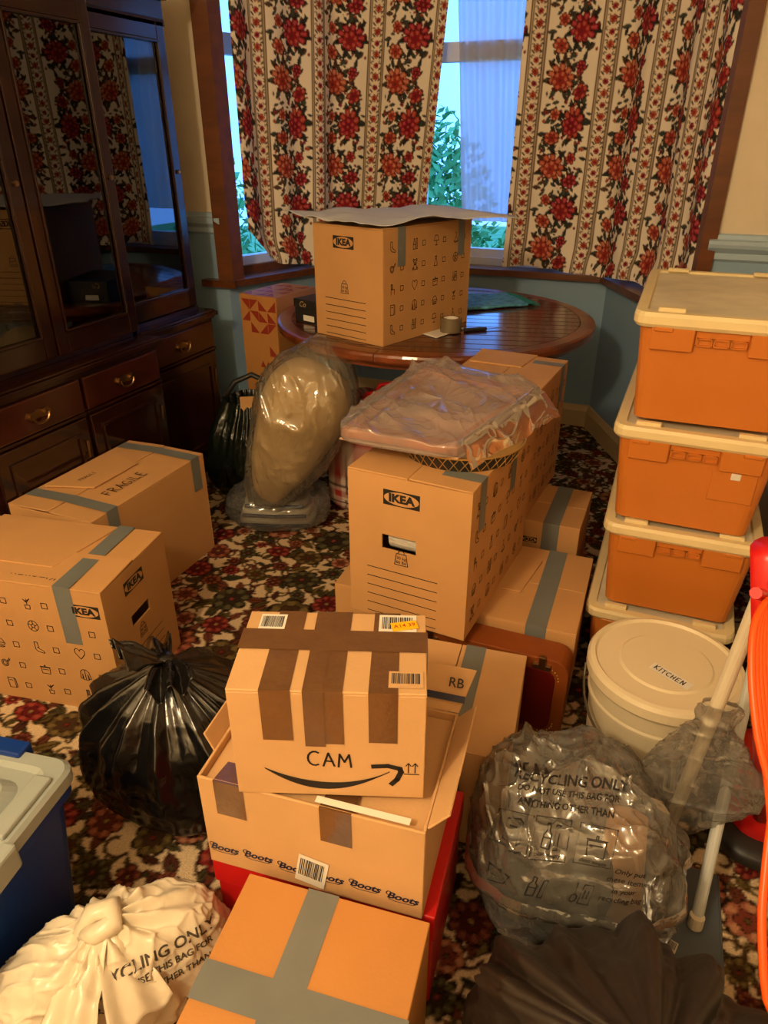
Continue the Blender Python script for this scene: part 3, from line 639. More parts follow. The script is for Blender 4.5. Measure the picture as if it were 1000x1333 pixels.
def side_print(t, fr, W, H, cols=4, rows=5, seed=1, m=None, skip=()):
    """a grid of line icons, each with its tick box, every one a print of its own"""
    rr = random.Random(seed); ic = IK[:]; rr.shuffle(ic)
    for r in range(rows):
        for c in range(cols):
            if (r, c) in skip: continue
            x = W*(.07+.235*c); y = H*(.80-.178*r)
            for nm, ln in (('printed_icon', shift(ICON[ic[(r*cols+c) % len(ic)]], x, y, .03, .034)), ('tick_box', [rect(x+.056, y+.008, x+.072, y+.024)])):
                V, F = stroke2d(ln, .0022); mb = MB(); put2d(mb, fr, V, F); mb.obj(nm, M_ink, t, weld=False)
def tab_flap(t, x0, x1, y0, y1, h, cut, m, side='-y'):
    """overlapping closing tab with cut corners, standing slightly proud"""
    P = [(x0, y0), (x0+cut, y1), (x1-cut, y1), (x1, y0)] if side == 'y' else [(x0, y1), (x0+cut, y0), (x1-cut, y0), (x1, y1)]
    if side == 'x': P = [(x0, y0), (x1, y0+cut), (x1, y1-cut), (x0, y1)]
    return MB().prism(P, h, h+.005).obj('tab_flap', m, t, bevel=.001, seg=1)
Z3 = (0, 0, 1)
# box on the table -------------------------------------------------------------
w, l, h = .322, .514, .382
t = carton('moving_box', 'cardboard moving box with printed icons standing on the round table', (-.925, 2.241), -18, w, l, h, TZ, m=M_card)
end_print(t, box_frame('front', w, l, h), w, h, M_card); side_print(t, box_frame('right', w, l, h), l, h, seed=4)
for y in (-.16, .19): tape(t, [((w/2, y, h-.125), (1, 0, 0)), ((w/2, y, h), (1, 0, .8)), ((w/2-.1, y, h), Z3)], (0, 1, 0), .042)
# tall near box: hand hole and tray on top ------------------------------------
w, l, h = .312, .487, .403
t = carton('moving_box', 'cardboard moving box with hand hole carrying the wrapped picture frame', (-.339, 1.335), -4.15, w, l, h, .2745, hole=('front', (.09, .18, .205, .245)), lift=(.0, .012))
fr = box_frame('front', w, l, h); end_print(t, fr, w, h); side_print(t, box_frame('right', w, l, h), l, h, seed=9)
for y in (-.17, .07): tape(t, [((w/2, y, h-.13), (1, 0, 0)), ((w/2, y, h), (1, 0, .8)), ((w/2-.12, y, h), Z3)], (0, 1, 0), .042)
tc = Matrix.Translation(t.location) @ Matrix.Rotation(math.radians(-4.15), 4, 'Z')
p0 = tc @ Vector((-.06, -.18, .222)); tw = MB().tube([tuple(p0), tuple(tc @ Vector((.06, -.18, .222)))], .04, 20).obj('rolled_towel', mat('towel_white', (214, 208, 196), .9, bump=.3, bscale=120), smooth=False)
tag(tw, 'rolled white towel showing through the hand hole of a moving box', 'towel')
# left box with icons --------------------------------------------------------------
w, l, h = .50, .307, .391
t = carton('moving_box', 'cardboard moving box with icons and KITCHEN handwriting beside the blue storage bin', (-1.163, 1.033), 10, w, l, h, axis='x', hole=('right', (.095, .185, .215, .25)), lift=(.03, 0))
fr = box_frame('front', w, l, h); side_print(t, fr, w, h, seed=2, skip=((0, 3),)); logo(t, fr, w*.885, h*.84, .088)
end_print(t, box_frame('right', w, l, h), l, h)
tape_over(t, w, l, h, 'y', w/2-.105, .048, .17, .05, lift=.003)
tab_flap(t, -w/2, w/2-.13, -l/2+.075, l/2-.02, h, .05, M_card)
hw, L = hand('KITCHEN', .026); V, F = stroke2d(hw, .003); fr = Frame((w/2-.14, -l/2+.055, h), (-1, 0, 0), (0, -1, 0)); mb = MB(); put2d(mb, fr, V, F, .001); mb.obj('handwriting', M_marker, t, weld=False)
# fragile box ----------------------------------------------------------------------
w, l, h = .322, .545, .38
t = carton('moving_box', 'cardboard moving box marked FRAGILE in front of the mahogany cabinet', (-1.453, 1.317), 0, w, l, h, lift=(.035, .02))
fr = box_frame('front', w, l, h); end_print(t, fr, w, h)
for y in (-l/2+.085, l/2-.05): tape(t, [((-w/2+.005, y, h+.001), Z3), ((0, y, h+.006), Z3), ((w/2, y, h+.001), (.6, 0, 1)), ((w/2, y, h-.12), (1, 0, 0))], (0, 1, 0), .046, off=.002)
tab_flap(t, -w/2+.03, .02, -l/2+.12, l/2-.12, h+.006, .05, M_card, 'x')
hw, L = hand('FRAGILE', .036); V, F = stroke2d(hw, .0032); fr = Frame((w/2-.062, -l/2+.15, h+.003), (0, 1, 0), (-1, 0, 0)); mb = MB(); put2d(mb, fr, V, F, .0025); mb.obj('handwriting', M_marker, t, weld=False)
hw, L = hand('FRAGILE', .014); V, F = stroke2d(hw, .0018); fr = Frame((-.05, -l/2+.19, h+.011), (0, 1, 0), (-1, 0, 0)); mb = MB(); put2d(mb, fr, V, F, .0008); mb.obj('handwriting', M_inkb, t, weld=False)
# back stack -----------------------------------------------------------------------
w, l, h = .50, .27, .33
t = carton('moving_box', 'low cardboard box on the floor under the box that stands against the table', (-.152, 1.905), 0, w, l, h, axis='x')
tape_over(t, w, l, h, 'y', w/2-.085, .05, .2, .1); logo(t, box_frame('front', w, l, h), w-.145, h*.8, .045)
w, l, h = .29, .415, .40
t = carton('moving_box', 'cardboard moving box standing against the rim of the round table', (-.322, 1.848), -4, w, l, h, .3315, m=M_card, lift=(.0, .01))
side_print(t, box_frame('right', w, l, h), l, h, seed=14, cols=4); end_print(t, box_frame('front', w, l, h), w, h, M_card)
tape_over(t, w, l, h, 'x', l/2-.065, .04, .08, .12); tab_flap(t, -w/2, w/2-.10, l/2-.15, l/2, h, .01, M_card)
# low row under and before the hand-hole box ---------------------------------------
w, l, h = .655, .385, .272
t = carton('moving_box', 'wide low cardboard box lying under the moving box with the wrapped frame', (-.088, 1.466), 1.5, w, l, h, axis='x')
tape_over(t, w, l, h, 'y', w/2-.10, .052, .2, .1); tab_flap(t, .02, w/2-.135, -.06, .12, h, .03, M_card)
w, l, h = .31, .335, .27
t = carton('moving_box', 'cardboard box with grey tape between the suitcase and the open carton', (-.147, 1.012), 6.5, w, l, h, m=M_card2)
tape_over(t, w, l, h, 'y', .035, .048, .12, .12); hw, L = hand('B', .02); V, F = stroke2d(hw, .003); mb = MB(); put2d(mb, Frame((-.005, .02, h), (0, 1, 0), (-1, 0, 0)), V, F); mb.obj('handwriting', M_marker, t)
# red box, open carton, parcel ------------------------------------------------------
w, l, h = .40, .26, .249
a = math.radians(6); c = place((-.186, .668), a, w, l); M_red = mat('red_card', (190, 22, 24), .35, var=.06, bump=.03, bscale=50)
t = thing('red_box', 'glossy red box on the carpet under the open carton', 'box', (c[0], c[1], 0), a)
MB().box(-w/2+.004, w/2-.004, -l/2+.004, l/2-.004, 0, h-.06).obj('body', M_red, t, bevel=.003); MB().box(-w/2, w/2, -l/2, l/2, h-.065, h).obj('lid', M_red, t, bevel=.003)
w, l, h = .376, .255, .205
t = carton('open_carton', 'opened cardboard carton with a printed name row below a taped parcel', (-.205, .659), 6, w, l, h, .25, m=M_card2, top=False, cat='box')
inn = MB(); inn.box(-w/2+.006, w/2-.006, -l/2+.006, l/2-.006, h-.02, h-.016); inn.obj('inner_flap', M_card2, t)
def flap_quad(p, q, d, name, m, th=.004):
    p, q, d = Vector(p), Vector(q), Vector(d); n = (q-p).cross(d).normalized()*th; V = [p, q, q+d*.98, p+d, p+n, q+n, q+d*.98+n, p+d+n]
    return MB().add(V, [(3, 2, 1, 0), (4, 5, 6, 7), (0, 1, 5, 4), (1, 2, 6, 5), (2, 3, 7, 6), (3, 0, 4, 7)]).obj(name, m, t, bevel=.001, seg=1)
flap_quad((w/2, -l/2+.01, h), (w/2, l/2-.01, h), (.03, .01, .028), 'flap', M_card2)
bf = flap_quad((-w/2+.02, l/2, h), (w/2, l/2, h), (.02, .06, .055), 'flap', M_card2)
flap_quad((-w/2, l/2-.02, h-.004), (-w/2, -l/2+.06, h-.004), (-.015, 0, .035), 'flap', M_card2)
V, F = text_geo('RB', .024, .01); fr = Frame((w/2-.012, l/2+.034, h+.036), (1, .0, 0), (0, .737, .676)); mb = MB(); put2d(mb, fr, V, F, .008); mb.obj('handwriting', M_marker, bf)
M_navy = mat('navy_print', (30, 36, 66), .5)
mb = MB(); put2d(mb, fr, rect(-.05, -.032, .02, -.02)[:4], [(0, 1, 2, 3)], .006); mb.obj('tape_strip', M_navy, bf)
def barcode(t, fr, x, y, w_, h_, seed, lab=True, vertical=False, m=None):
    rr = random.Random(seed); o = None
    if lab: mb = MB(); put2d(mb, fr, rect(x, y, x+w_, y+h_)[:4], [(0, 1, 2, 3)], .0018); o = mb.obj('label', m or M_white, t)
    mb = MB(); k = .08
    while k < .9:
        d = rr.uniform(.012, .04)
        if vertical: put2d(mb, fr, rect(x+w_*.12, y+h_*k, x+w_*.7, y+h_*(k+d))[:4], [(0, 1, 2, 3)], .0023)
        else: put2d(mb, fr, rect(x+w_*k, y+h_*.25, x+w_*(k+d), y+h_*.88)[:4], [(0, 1, 2, 3)], .0023)
        k += d+rr.uniform(.012, .03)
    mb.obj('barcode', M_ink, o or t, weld=False)
fr = box_frame('front', w, l, h)
for i in range(6):
    V, F = text_geo('Boots', .0215, .03, .35); mb = MB(); cx = .03+.0625*i; cy = .042+.003*math.sin(i*2)
    put2d(mb, fr, [(cx+x, cy+y) for x, y in V], F); V, F = stroke2d([[(cx-.022, cy-.009), (cx-.01, cy-.0115), (cx+.018, cy-.010), (cx+.023, cy-.006)], arc(cx-.021, cy+.005, .005, 60, 250, 6)], .0015); put2d(mb, fr, V, F)
    mb.obj('printed_name', M_navy, t, weld=False)
barcode(t, Frame(fr(.155, -.002, 0), (.98, 0, -.17), (.17, 0, .98)), 0, .02, .052, .068, 5)
for x in (.055, .235): tape(t, [((-w/2+x, -l/2, h-.075), (0, -1, 0)), ((-w/2+x, -l/2, h), (0, -1, .8)), ((-w/2+x, -l/2+.05, h-.012), Z3)], (1, 0, 0), .052, M_browntape)
mb = MB(); put2d(mb, Frame((-w/2+.2, -l/2+.006, h), (1, 0, 0), (0, 1, 0)), rect(0, 0, .15, .012)[:4], [(0, 1, 2, 3)], .002); mb.obj('label', M_white, t)
w, l, h = .287, .187, .21
t = carton('parcel_box', 'taped cardboard parcel marked CAM with a curved arrow print', (-.229, .717), 20, w, l, h, .4555, m=M_card2, axis='x')
fr = box_frame('front', w, l, h)
for x in (.07, .145, .225): tape_over(t, w, l, h, 'y', -w/2+x, .045 if x < .2 else .042, .095 if x != .145 else .10, .05, M_browntape)
tape(t, [((-w/2, .02, h-.1), (-1, 0, 0)), ((-w/2, .02, h), (-1, 0, .8)), ((w/2, .02, h), (1, 0, .8)), ((w/2, .02, h-.1), (1, 0, 0))], (0, 1, 0), .05, M_browntape, off=.0024)
tape(t, [((-w/2+.125, -l/2, h-.105), (0, -1, 0)), ((-w/2+.125, -l/2, h), (0, -1, .8)), ((-w/2+.125, l/2, h), Z3)], (1, 0, 0), .03, M_browntape, off=.002)
hw, L = hand('CAM', .027, .05, .85); V, F = stroke2d(shift(hw, .112, .064), .0032); mb = MB(); put2d(mb, fr, V, F); mb.obj('handwriting', M_marker, t, weld=False)
up_, lo_ = [], []
for i in range(21):
    u = i/20; x = .045+.19*u; yc = .06-.135*u*(1-u)*1.0+.0*u; th = .002+.0145*math.sin(PI*min(1, u*1.08)**.9)*.9
    up_.append((x, yc+th/2-.004)); lo_.append((x, yc-th/2-.004))
V = up_+lo_[::-1]; mb = MB()
for i in range(20): put2d(mb, fr, [up_[i], up_[i+1], lo_[i+1], lo_[i]], [(0, 1, 2, 3)])
V, F = stroke2d([[(.21, .066), (.232, .068), (.250, .063), (.252, .056), (.246, .04), (.238, .03)]], .0085); put2d(mb, fr, V, F)
mb.obj('printed_arrow', M_ink, t, weld=False)
V, F = stroke2d([[(.263, .055), (.263, .075), (.259, .069)], [(.263, .075), (.267, .069)], [(.273, .055), (.273, .075), (.269, .069)], [(.273, .075), (.277, .069)], [(.257, .052), (.279, .052)]], .0016); mb = MB(); put2d(mb, fr, V, F); mb.obj('printed_marks', M_ink, t, weld=False)
fr = box_frame('top', w, l, h)
barcode(t, fr, .02, l-.055, .042, .045, 8, vertical=False); barcode(t, fr, w-.075, l-.055, .06, .05, 3, m=M_white); barcode(t, fr, w-.055, .01, .05, .035, 12, lab=True, m=M_card2)
mb = MB(); put2d(mb, Frame(fr(w-.052, l-.05, 0), (.97, .24, 0), (-.24, .97, 0)), rect(0, 0, .042, .022)[:4], [(0, 1, 2, 3)], .0032); st = mb.obj('sticker', mat('yellow_sticker', (250, 190, 10), .5), t)
V, F = text_geo('A14 39', .012, .01); mb = MB(); put2d(mb, Frame(fr(w-.052, l-.05, 0), (.97, .24, 0), (-.24, .97, 0)), [(.021+x, .011+y) for x, y in V], F, .0037); mb.obj('lettering', mat('red_ink', (190, 60, 20), .6), st)
# box with a cross of tape ------------------------------------------------------------
w, l, h = .303, .40, .29
t = carton('taped_box', 'cardboard box sealed with a cross of grey tape beside the white tied bag', (-.139, .238), 6.5, w, l, h, m=M_card3, gap=.003)
tape_over(t, w, l, h, 'y', -.022, .052, .1, .06); tape_over(t, w, l, h, 'x', .03, .056, .07, .09, off=.0022)
# tall printed box ----------------------------------------------------------------------
w, l, h = .2, .3, .755
t = carton('patterned_box', 'tall cardboard box printed with red triangles beside the round table', (-1.600, 2.672), -8, w, l, h, m=M_card3)
fr = box_frame('front', w, l, h); zt = h-.015; s = .046; rr = random.Random(4); M_tri = mat('red_print', (150, 48, 26), .6)
def tri(fr, P): mb = MB(); put2d(mb, fr, P, [(0, 1, 2)], .001); mb.obj('printed_triangle', M_tri, t)
for r in range(5):
    for c in range(4):
        if r-c > 1.5 or (r == 3 and c > 1): continue
        x, y = .006+c*(s+.002), zt-(r+1)*(s+.003); T3 = rr.choice([[(0, 0), (s, 0), (0, s)], [(0, s), (s, s), (s, 0)], [(0, s), (s, s), (0, 0)], [(0, 0), (s, 0), (s, s)]]); tri(fr, [(x+a, y+b) for a, b in T3])
for c in range(3): tri(fr, [(.09+c*.03, zt-.30), (.12+c*.03, zt-.30), (.105+c*.03, zt-.27)])
lines = []
for i in range(9): a = i*.7; lines.append([(.1, .33), (.1+.06*math.cos(a), .33+.06*math.sin(a))])
lines += [arc(.1, .33, .05, 0, 360, 6), arc(.1, .33, .03, 30, 390, 6)]
V, F = stroke2d(lines, .0025); mb = MB(); put2d(mb, fr, V, F); mb.obj('printed_marks', M_inkb, t, weld=False)
fr = box_frame('top', w, l, h)
for c in range(3):
    for r in range(4): x, y = .01+c*.06, .015+r*.07; tri(fr, [(x, y), (x+.05, y), (x+(.05 if (c+r) % 2 else 0), y+.055)])
# ================================================================== on the table
def paper(name, label, corners, z, wave, seed, m, n=28, th=0, cat='paper'):
    c = [np.array(p, float) for p in corners]; u = np.linspace(0, 1, n)[None, :, None]; v = np.linspace(0, 1, n)[:, None, None]
    G2 = (c[0]*(1-u)+c[1]*u)*(1-v)+(c[3]*(1-u)+c[2]*u)*v; G = np.concatenate([G2, np.zeros((n, n, 1))], -1)
    G[..., 2] = z+wave*noise(G, 9, seed)+wave*.4*noise(G, 22, seed+1); o = np_mesh(name, G, m); so = o.modifiers.new('sheet', 'SOLIDIFY'); so.thickness = .0015; so.offset = 1; return tag(o, label, cat)
M_sheet = mat('packing_paper', (206, 210, 216), .8, bump=.2, bscale=30)
paper('packing_paper', 'crumpled sheets of white packing paper on top of the box on the table', [(-1.40, 2.43), (-.985, 2.20), (-.575, 2.66), (-1.02, 2.98)], TZ+.383, .026, 3, M_sheet)
# dark shoe box
w, l, h = .2, .3, .088
c = place((-1.215, 2.42), math.radians(-18), w, l); t = thing('shoe_box', 'small black shoe box with a white label beside the box on the table', 'box', (c[0], c[1], TZ), math.radians(-18))
M_blackc = mat('black_card', (34, 32, 32), .5); MB().box(-w/2+.003, w/2-.003, -l/2+.003, l/2-.003, 0, h-.03).obj('body', M_blackc, t, bevel=.002); MB().box(-w/2, w/2, -l/2, l/2, h-.032, h).obj('lid', M_blackc, t, bevel=.002)
fr = box_frame('front', w, l, h); mb = MB(); put2d(mb, fr, rect(.05, .008, .11, .03)[:4], [(0, 1, 2, 3)], .0005-.0025); mb.obj('label', M_white, t)
V, F = text_geo('Co', .03, .01, .3); mb = MB(); put2d(mb, fr, [(.05+x, .07+y) for x, y in V], F); mb.obj('printed_name', mat('gold_print', (180, 150, 90), .4), t)
# parcel tape roll, note, pen knife
rx, ry = -.772, 2.535; t = thing('tape_roll', 'roll of brown parcel tape standing on a folded note', 'tape', (rx, ry, TZ+.004))
MB().lathe([(.027, 0), (.04, 0), (.04, .05), (.027, .05), (.027, 0)], 36).obj('tape_winding', mat('tape_winding', (110, 98, 76), .25, coat=.4), t, smooth=False); MB().lathe([(.024, .001), (.027, .001), (.027, .05), (.024, .05), (.024, .001)], 36).obj('core', M_white, t)
paper('folded_note', 'folded white paper note under the tape roll', [(-.90, 2.485), (-.79, 2.42), (-.735, 2.60), (-.83, 2.65)], TZ+.0005, .003, 8, M_white, 10)
t = thing('craft_knife', 'black craft knife lying on the table beside the tape roll', 'knife', (-.68, 2.60, TZ+.0005), math.radians(38))
MB().box(-.06, .03, -.009, .009, 0, .012).obj('grip', M_blackc, t, bevel=.004); MB().prism([(.03, -.006), (.11, 0), (.03, .006)], .004, .006).obj('blade', mat('steel', (150, 150, 150), .3, 1), t)
# fringed teal cloth
n = 60; M_teal = mat('teal_weave', (92, 168, 196), .95, var=.4, vscale=40, bump=.6, bscale=160)
cl = [np.array(p) for p in ((-.85, 2.86), (-.60, 3.10), (-.75, 3.30), (-1.0, 3.10))]
t = thing('fringed_rug', 'folded teal woven rug with fringe on the round table', 'rug', (-.8, 3.09, TZ))
u = np.linspace(0, 1, n)[None, :, None]; v = np.linspace(0, 1, n)[:, None, None]; G = (cl[0]*(1-u)+cl[1]*u)*(1-v)+(cl[3]*(1-u)+cl[2]*u)*v
G = np.concatenate([G-np.array([-.8, 3.09]), .010+.012*noise(np.concatenate([G, 0*G[..., :1]], -1), 14, 2)[..., None]], -1); o = np_mesh('cloth', G, M_teal, t); so = o.modifiers.new('pile', 'SOLIDIFY'); so.thickness = .010; so.offset = -1
mb = MB(); rr = random.Random(2)
for i in range(60):
    k = i/59; p = cl[1]*(1-k)+cl[2]*k-np.array([-.8, 3.09]); d = np.array([.05, .03])*rr.uniform(.5, 1); mb.tube([(p[0], p[1], .014), (p[0]+d[0]*.5, p[1]+d[1]*.5+rr.uniform(-.006, .006), .012), (p[0]+d[0], p[1]+d[1]+rr.uniform(-.012, .012), .004)], .0022, 4)
mb.obj('fringe', mat('teal_fringe', (40, 128, 128), .9), t, weld=False)
from mathutils.bvhtree import BVHTree
_rt = Vector((math.cos(CAM_YAW), math.sin(CAM_YAW), 0)); _f0 = Vector((-math.sin(CAM_YAW), math.cos(CAM_YAW), 0)); _fw = _f0*math.cos(CAM_PITCH)-Vector((0, 0, math.sin(CAM_PITCH))); _up = _f0*math.sin(CAM_PITCH)+Vector((0, 0, math.cos(CAM_PITCH)))
def pt(px, py, d): return Vector((0, 0, CAM_H))+(_fw+_rt*((px-500)/CAM_F)-_up*((py-666.5)/CAM_F))*d
def wrap_print(o, items, org, ex, ey, m, off=.0015, name='printed_text', parent=None):
    """lay flat lettering on the curved surface of o by dropping it along the inward direction"""
    me = o.data; bv = BVHTree.FromPolygons([v.co.copy() for v in me.vertices], [tuple(p.vertices) for p in me.polygons])
    ex, ey = Vector(ex).normalized(), Vector(ey).normalized(); n = ex.cross(ey)
    for V, F in items:
        P = []
        for a, b in V:
            q = Vector(org)+ex*a+ey*b; hit = bv.ray_cast(q+n*.6, -n); P.append((hit[0]+n*off) if hit[0] is not None else None)
        F = [f for f in F if all(P[i] is not None for i in f)]
        if F:
            mb = MB().add([p or Vector((0, 0, 0)) for p in P], F); me2 = bpy.data.meshes.new(name); me2.from_pydata([tuple(v) for v in mb.v], [], mb.f)
            bm = bmesh.new(); bm.from_mesh(me2); bmesh.ops.delete(bm, geom=[v for v in bm.verts if not v.link_faces], context='VERTS'); bm.to_mesh(me2); bm.free()
            me2.materials.append(m); q = bpy.data.objects.new(name, me2); C.objects.link(q); q.parent = parent or o
def move(items, dx, dy): return ([(x+dx, y+dy) for x, y in items[0]], items[1])
# ================================================================== orange crates
M_or = mat('orange_plastic', (198, 116, 42), .42, var=.05, vscale=4); M_lid = mat('cream_plastic', (226, 206, 156), .45, var=.08, vscale=7); M_lidtop = mat('dusty_lid', (216, 204, 176), .38, var=.16, vscale=10)
def crate(label, x, y, z, rz, flap=False):
    t = thing('storage_crate', label, 'crate', (x, y, z), rz, None); wt, lt, wb, lb, h = .342, .59, .305, .55, .222
    def ring(w_, l_, zz, r=.025):
        P = []
        for sx, sy, a0 in ((1, 1, 0), (-1, 1, 90), (-1, -1, 180), (1, -1, 270)): P += [(sx*(w_/2-r)+r*math.cos(math.radians(a0+k*22.5)), sy*(l_/2-r)+r*math.sin(math.radians(a0+k*22.5)), zz) for k in range(5)]
        return P
    R = [ring(wb, lb, 0), ring(wb+(wt-wb)*.8, lb+(lt-lb)*.8, h*.8), ring(wt, lt, h)]
    MB().add(R[0], [tuple(range(20))[::-1]]).grid(R, True).obj('body', M_or, t)
    yf = lambda zz: -(lb+(lt-lb)*zz/h)/2
    def plate(x0, x1, z0, z1, d, name, m=M_or):
        V = [(x_, yf(zz)-dd, zz) for dd in (-.004, d) for x_, zz in ((x0, z0), (x1, z0), (x1, z1), (x0, z1))]
        return MB().add(V, [(0, 1, 2, 3), (7, 6, 5, 4), (0, 4, 5, 1), (1, 5, 6, 2), (2, 6, 7, 3), (3, 7, 4, 0)]).obj(name, m, t, bevel=.002, seg=1)
    for s in (-1, 1):
        plate(*sorted((s*.055, s*.145)), h-.055, h-.003, .011, 'rib_panel'); plate(*sorted((s*.10, s*.14)), h-.014, h-.004, .014, 'catch')
    mb = plate(-.054, .054, h-.040, h-.004, .003, 'grip_plate')
    for i in range(3):
        g = MB(); x0 = -.05+i*.034
        for a in ((x0, x0+.032, h-.040, h-.037), (x0, x0+.032, h-.025, h-.022), (x0, x0+.003, h-.04, h-.022), (x0+.029, x0+.032, h-.04, h-.022)):
            V = [(x_, yf(zz)-dd, zz) for dd in (.002, .009) for x_, zz in ((a[0], a[2]), (a[1], a[2]), (a[1], a[3]), (a[0], a[3]))]; g.add(V, [(0, 1, 2, 3), (7, 6, 5, 4), (0, 4, 5, 1), (1, 5, 6, 2), (2, 6, 7, 3), (3, 7, 4, 0)])
        g.obj('grip_slot', M_or, t, weld=False)
    if flap:
        f = plate(.045, .142, h-.135, h-.056, .004, 'label_holder'); plate(.085, .107, h-.076, h-.058, .0055, 'paper_tag', M_white)
    wl, ll = .372, .622; Q = [ring(wl-.012, ll-.012, h-.006, .03), ring(wl, ll, h+.002, .034), ring(wl, ll, h+.018, .034), ring(wl-.008, ll-.008, h+.026, .032), ring(wl-.05, ll-.05, h+.026, .02), ring(wl-.056, ll-.056, h+.020, .018)]
    lid = MB().grid(Q, True).add(Q[0], [tuple(range(20))[::-1]]).obj('lid', M_lid, t); MB().add(ring(wl-.056, ll-.056, h+.0202, .018), [tuple(range(20))]).obj('lid_panel', M_lidtop, lid)
    for sx in (-1, 1):
        for sy in (-1, 1):
            a = MB().box(sx*.11-.028, sx*.11+.028, sy*(ll/2-.03)-.008, sy*(ll/2-.03)+.008, h+.024, h+.034); a.obj('lid_stop', M_lid, lid, bevel=.002, seg=1)
    return t
CX, CY = .10, 1.945
crate('orange crate with cream lid on the carpet behind the white bucket', CX-.003, CY, 0, 0); crate('orange crate with cream lid, second from the carpet in its stack', CX+.004, CY+.004, .259, .015)
crate('orange crate with a paper tag in its label holder', CX-.002, CY-.004, .518, -.01, True); crate('orange crate with dusty cream lid, topmost of its stack', CX-.004, CY+.006, .777, .012)
# ================================================================== suitcase
t = thing('suitcase', 'dark red leather suitcase standing upright between cardboard boxes', 'suitcase', (-.315, 1.407, 0)); M_leath = mat('tan_leather', (132, 66, 24), .35, var=.15, vscale=10); M_redl = mat('red_leather', (96, 16, 12), .3, var=.12, vscale=6)
def rrect(w_, h_, r, z0=0): return [(sx*(w_/2-r)+r*math.cos(math.radians(a0+k*15)), z0+h_/2+sz*(h_/2-r)+r*math.sin(math.radians(a0+k*15))) for sx, sz, a0 in ((1, 1, 0), (-1, 1, 90), (-1, -1, 180), (1, -1, 270)) for k in range(7)]
def xz(poly, y0, y1, name, m, p=None, b=.003):
    n = len(poly); V = [(x, y0, z) for x, z in poly]+[(x, y1, z) for x, z in poly]
    return MB().add(V, [tuple(range(n)), tuple(range(n, 2*n))[::-1]]+[(i, (i+1) % n, n+(i+1) % n, n+i) for i in range(n)]).obj(name, m, p or t, bevel=b, seg=2)
xz(rrect(.46, .252, .04), -.036, .042, 'shell', M_leath); xz(rrect(.40, .19, .03, .03), -.040, -.03, 'front_panel', M_redl)
st = MB()
for i, (x, z) in enumerate(rrect(.415, .205, .034, .0235)): st.tube([(x, -.0355, z), (x, -.0385, z)], .0016, 5)
st.obj('stitching', mat('pale_thread', (190, 150, 90), .7), t, weld=False)['kind'] = 'stuff'
for x in (-.12, .165):
    k = MB().box(x-.022, x+.022, -.043, -.034, .222, .236).obj('latch', M_brass, t, bevel=.002); MB().box(x-.008, x+.008, -.047, -.035, .226, .262).obj('hasp', M_brass, k, bevel=.002)
# ================================================================== bucket
bx, by = .115, 1.36; t = thing('bucket', 'white plastic bucket with a lid labelled KITCHEN', 'bucket', (bx, by, 0)); M_bk = mat('bucket_white', (214, 200, 168), .38, var=.03, vscale=3, sub=.1)
MB().lathe([(0, .003), (.13, .003), (.135, .01), (.1515, .24), (.156, .243), (.156, .25), (.153, .255), (.155, .31), (0, .31)], 64).obj('pail', M_bk, t, smooth=False)
MB().lathe([(.156, .300), (.164, .300), (.167, .306), (.167, .328), (.162, .336), (.152, .338), (.147, .332), (.10, .331), (.095, .335), (0, .335)], 64).obj('lid', mat('bucket_lid', (222, 206, 172), .4), t)
mb = MB(); a = [math.radians(x) for x in range(-178, -20, 6)]
mb.tube([(.166*math.cos(q), .172*math.sin(q)-.012*math.sin(PI*i/(len(a)-1)), .285-.088*abs(math.sin(PI*i/(len(a)-1)))**.7) for i, q in enumerate(a)], .003, 6); mb.obj('wire_handle', mat('wire', (92, 82, 64), .4, .6), t)
q = [-1.40, -1.32, -1.24, -1.16]; MB().tube([(.166*math.cos(v), .172*math.sin(v)-.0118, .1985) for v in q], .0075, 10).obj('grip', M_white, t)
fr = Frame((-.035, -.035, .3355), (.87, -.49, 0), (.49, .87, 0)); mb = MB(); put2d(mb, fr, rect(0, 0, .092, .026)[:4], [(0, 1, 2, 3)], .0006); lb_ = mb.obj('label', M_white, t)
hw, L = hand('KITCHEN', .0145, .05); V, F = stroke2d(shift(hw, .008, .006), .0021); mb = MB(); put2d(mb, fr, V, F, .0012); mb.obj('handwriting', M_marker, lb_, weld=False)
# ================================================================== radiator
t = thing('radiator', 'white ribbed radiator on the wall behind the orange crates', 'radiator', (.40, 1.9, 0)); M_rad = mat('radiator_white', (206, 202, 190), .4)
ys = np.linspace(-.44, .5, 190); d = .012*np.abs(np.sin((ys+.44)*PI/.035))**.5
for sgn, nm in ((-1, 'front_panel'), (1, 'rear_panel')):
    G = np.stack([np.stack([sgn*(.026+d*(0 if z in (.13, .62) else 1)), ys, np.full_like(ys, z)], -1) for z in (.13, .15, .60, .62)]); o = np_mesh(nm, G, M_rad, t, smooth=False)
MB().box(-.03, .03, -.44, .5, .615, .63).obj('top_grille', M_rad, t, bevel=.002); MB().box(-.026, .026, -.44, .5, .12, .132).obj('bottom_rail', M_rad, t, bevel=.002)
for y in (-.36, .4): MB().box(.03, .075, y-.02, y+.02, .2, .55).obj('bracket', M_rad, t)
MB().tube([(0, -.40, .125), (0, -.40, 0)], .009, 8).obj('pipe', M_rad, t)
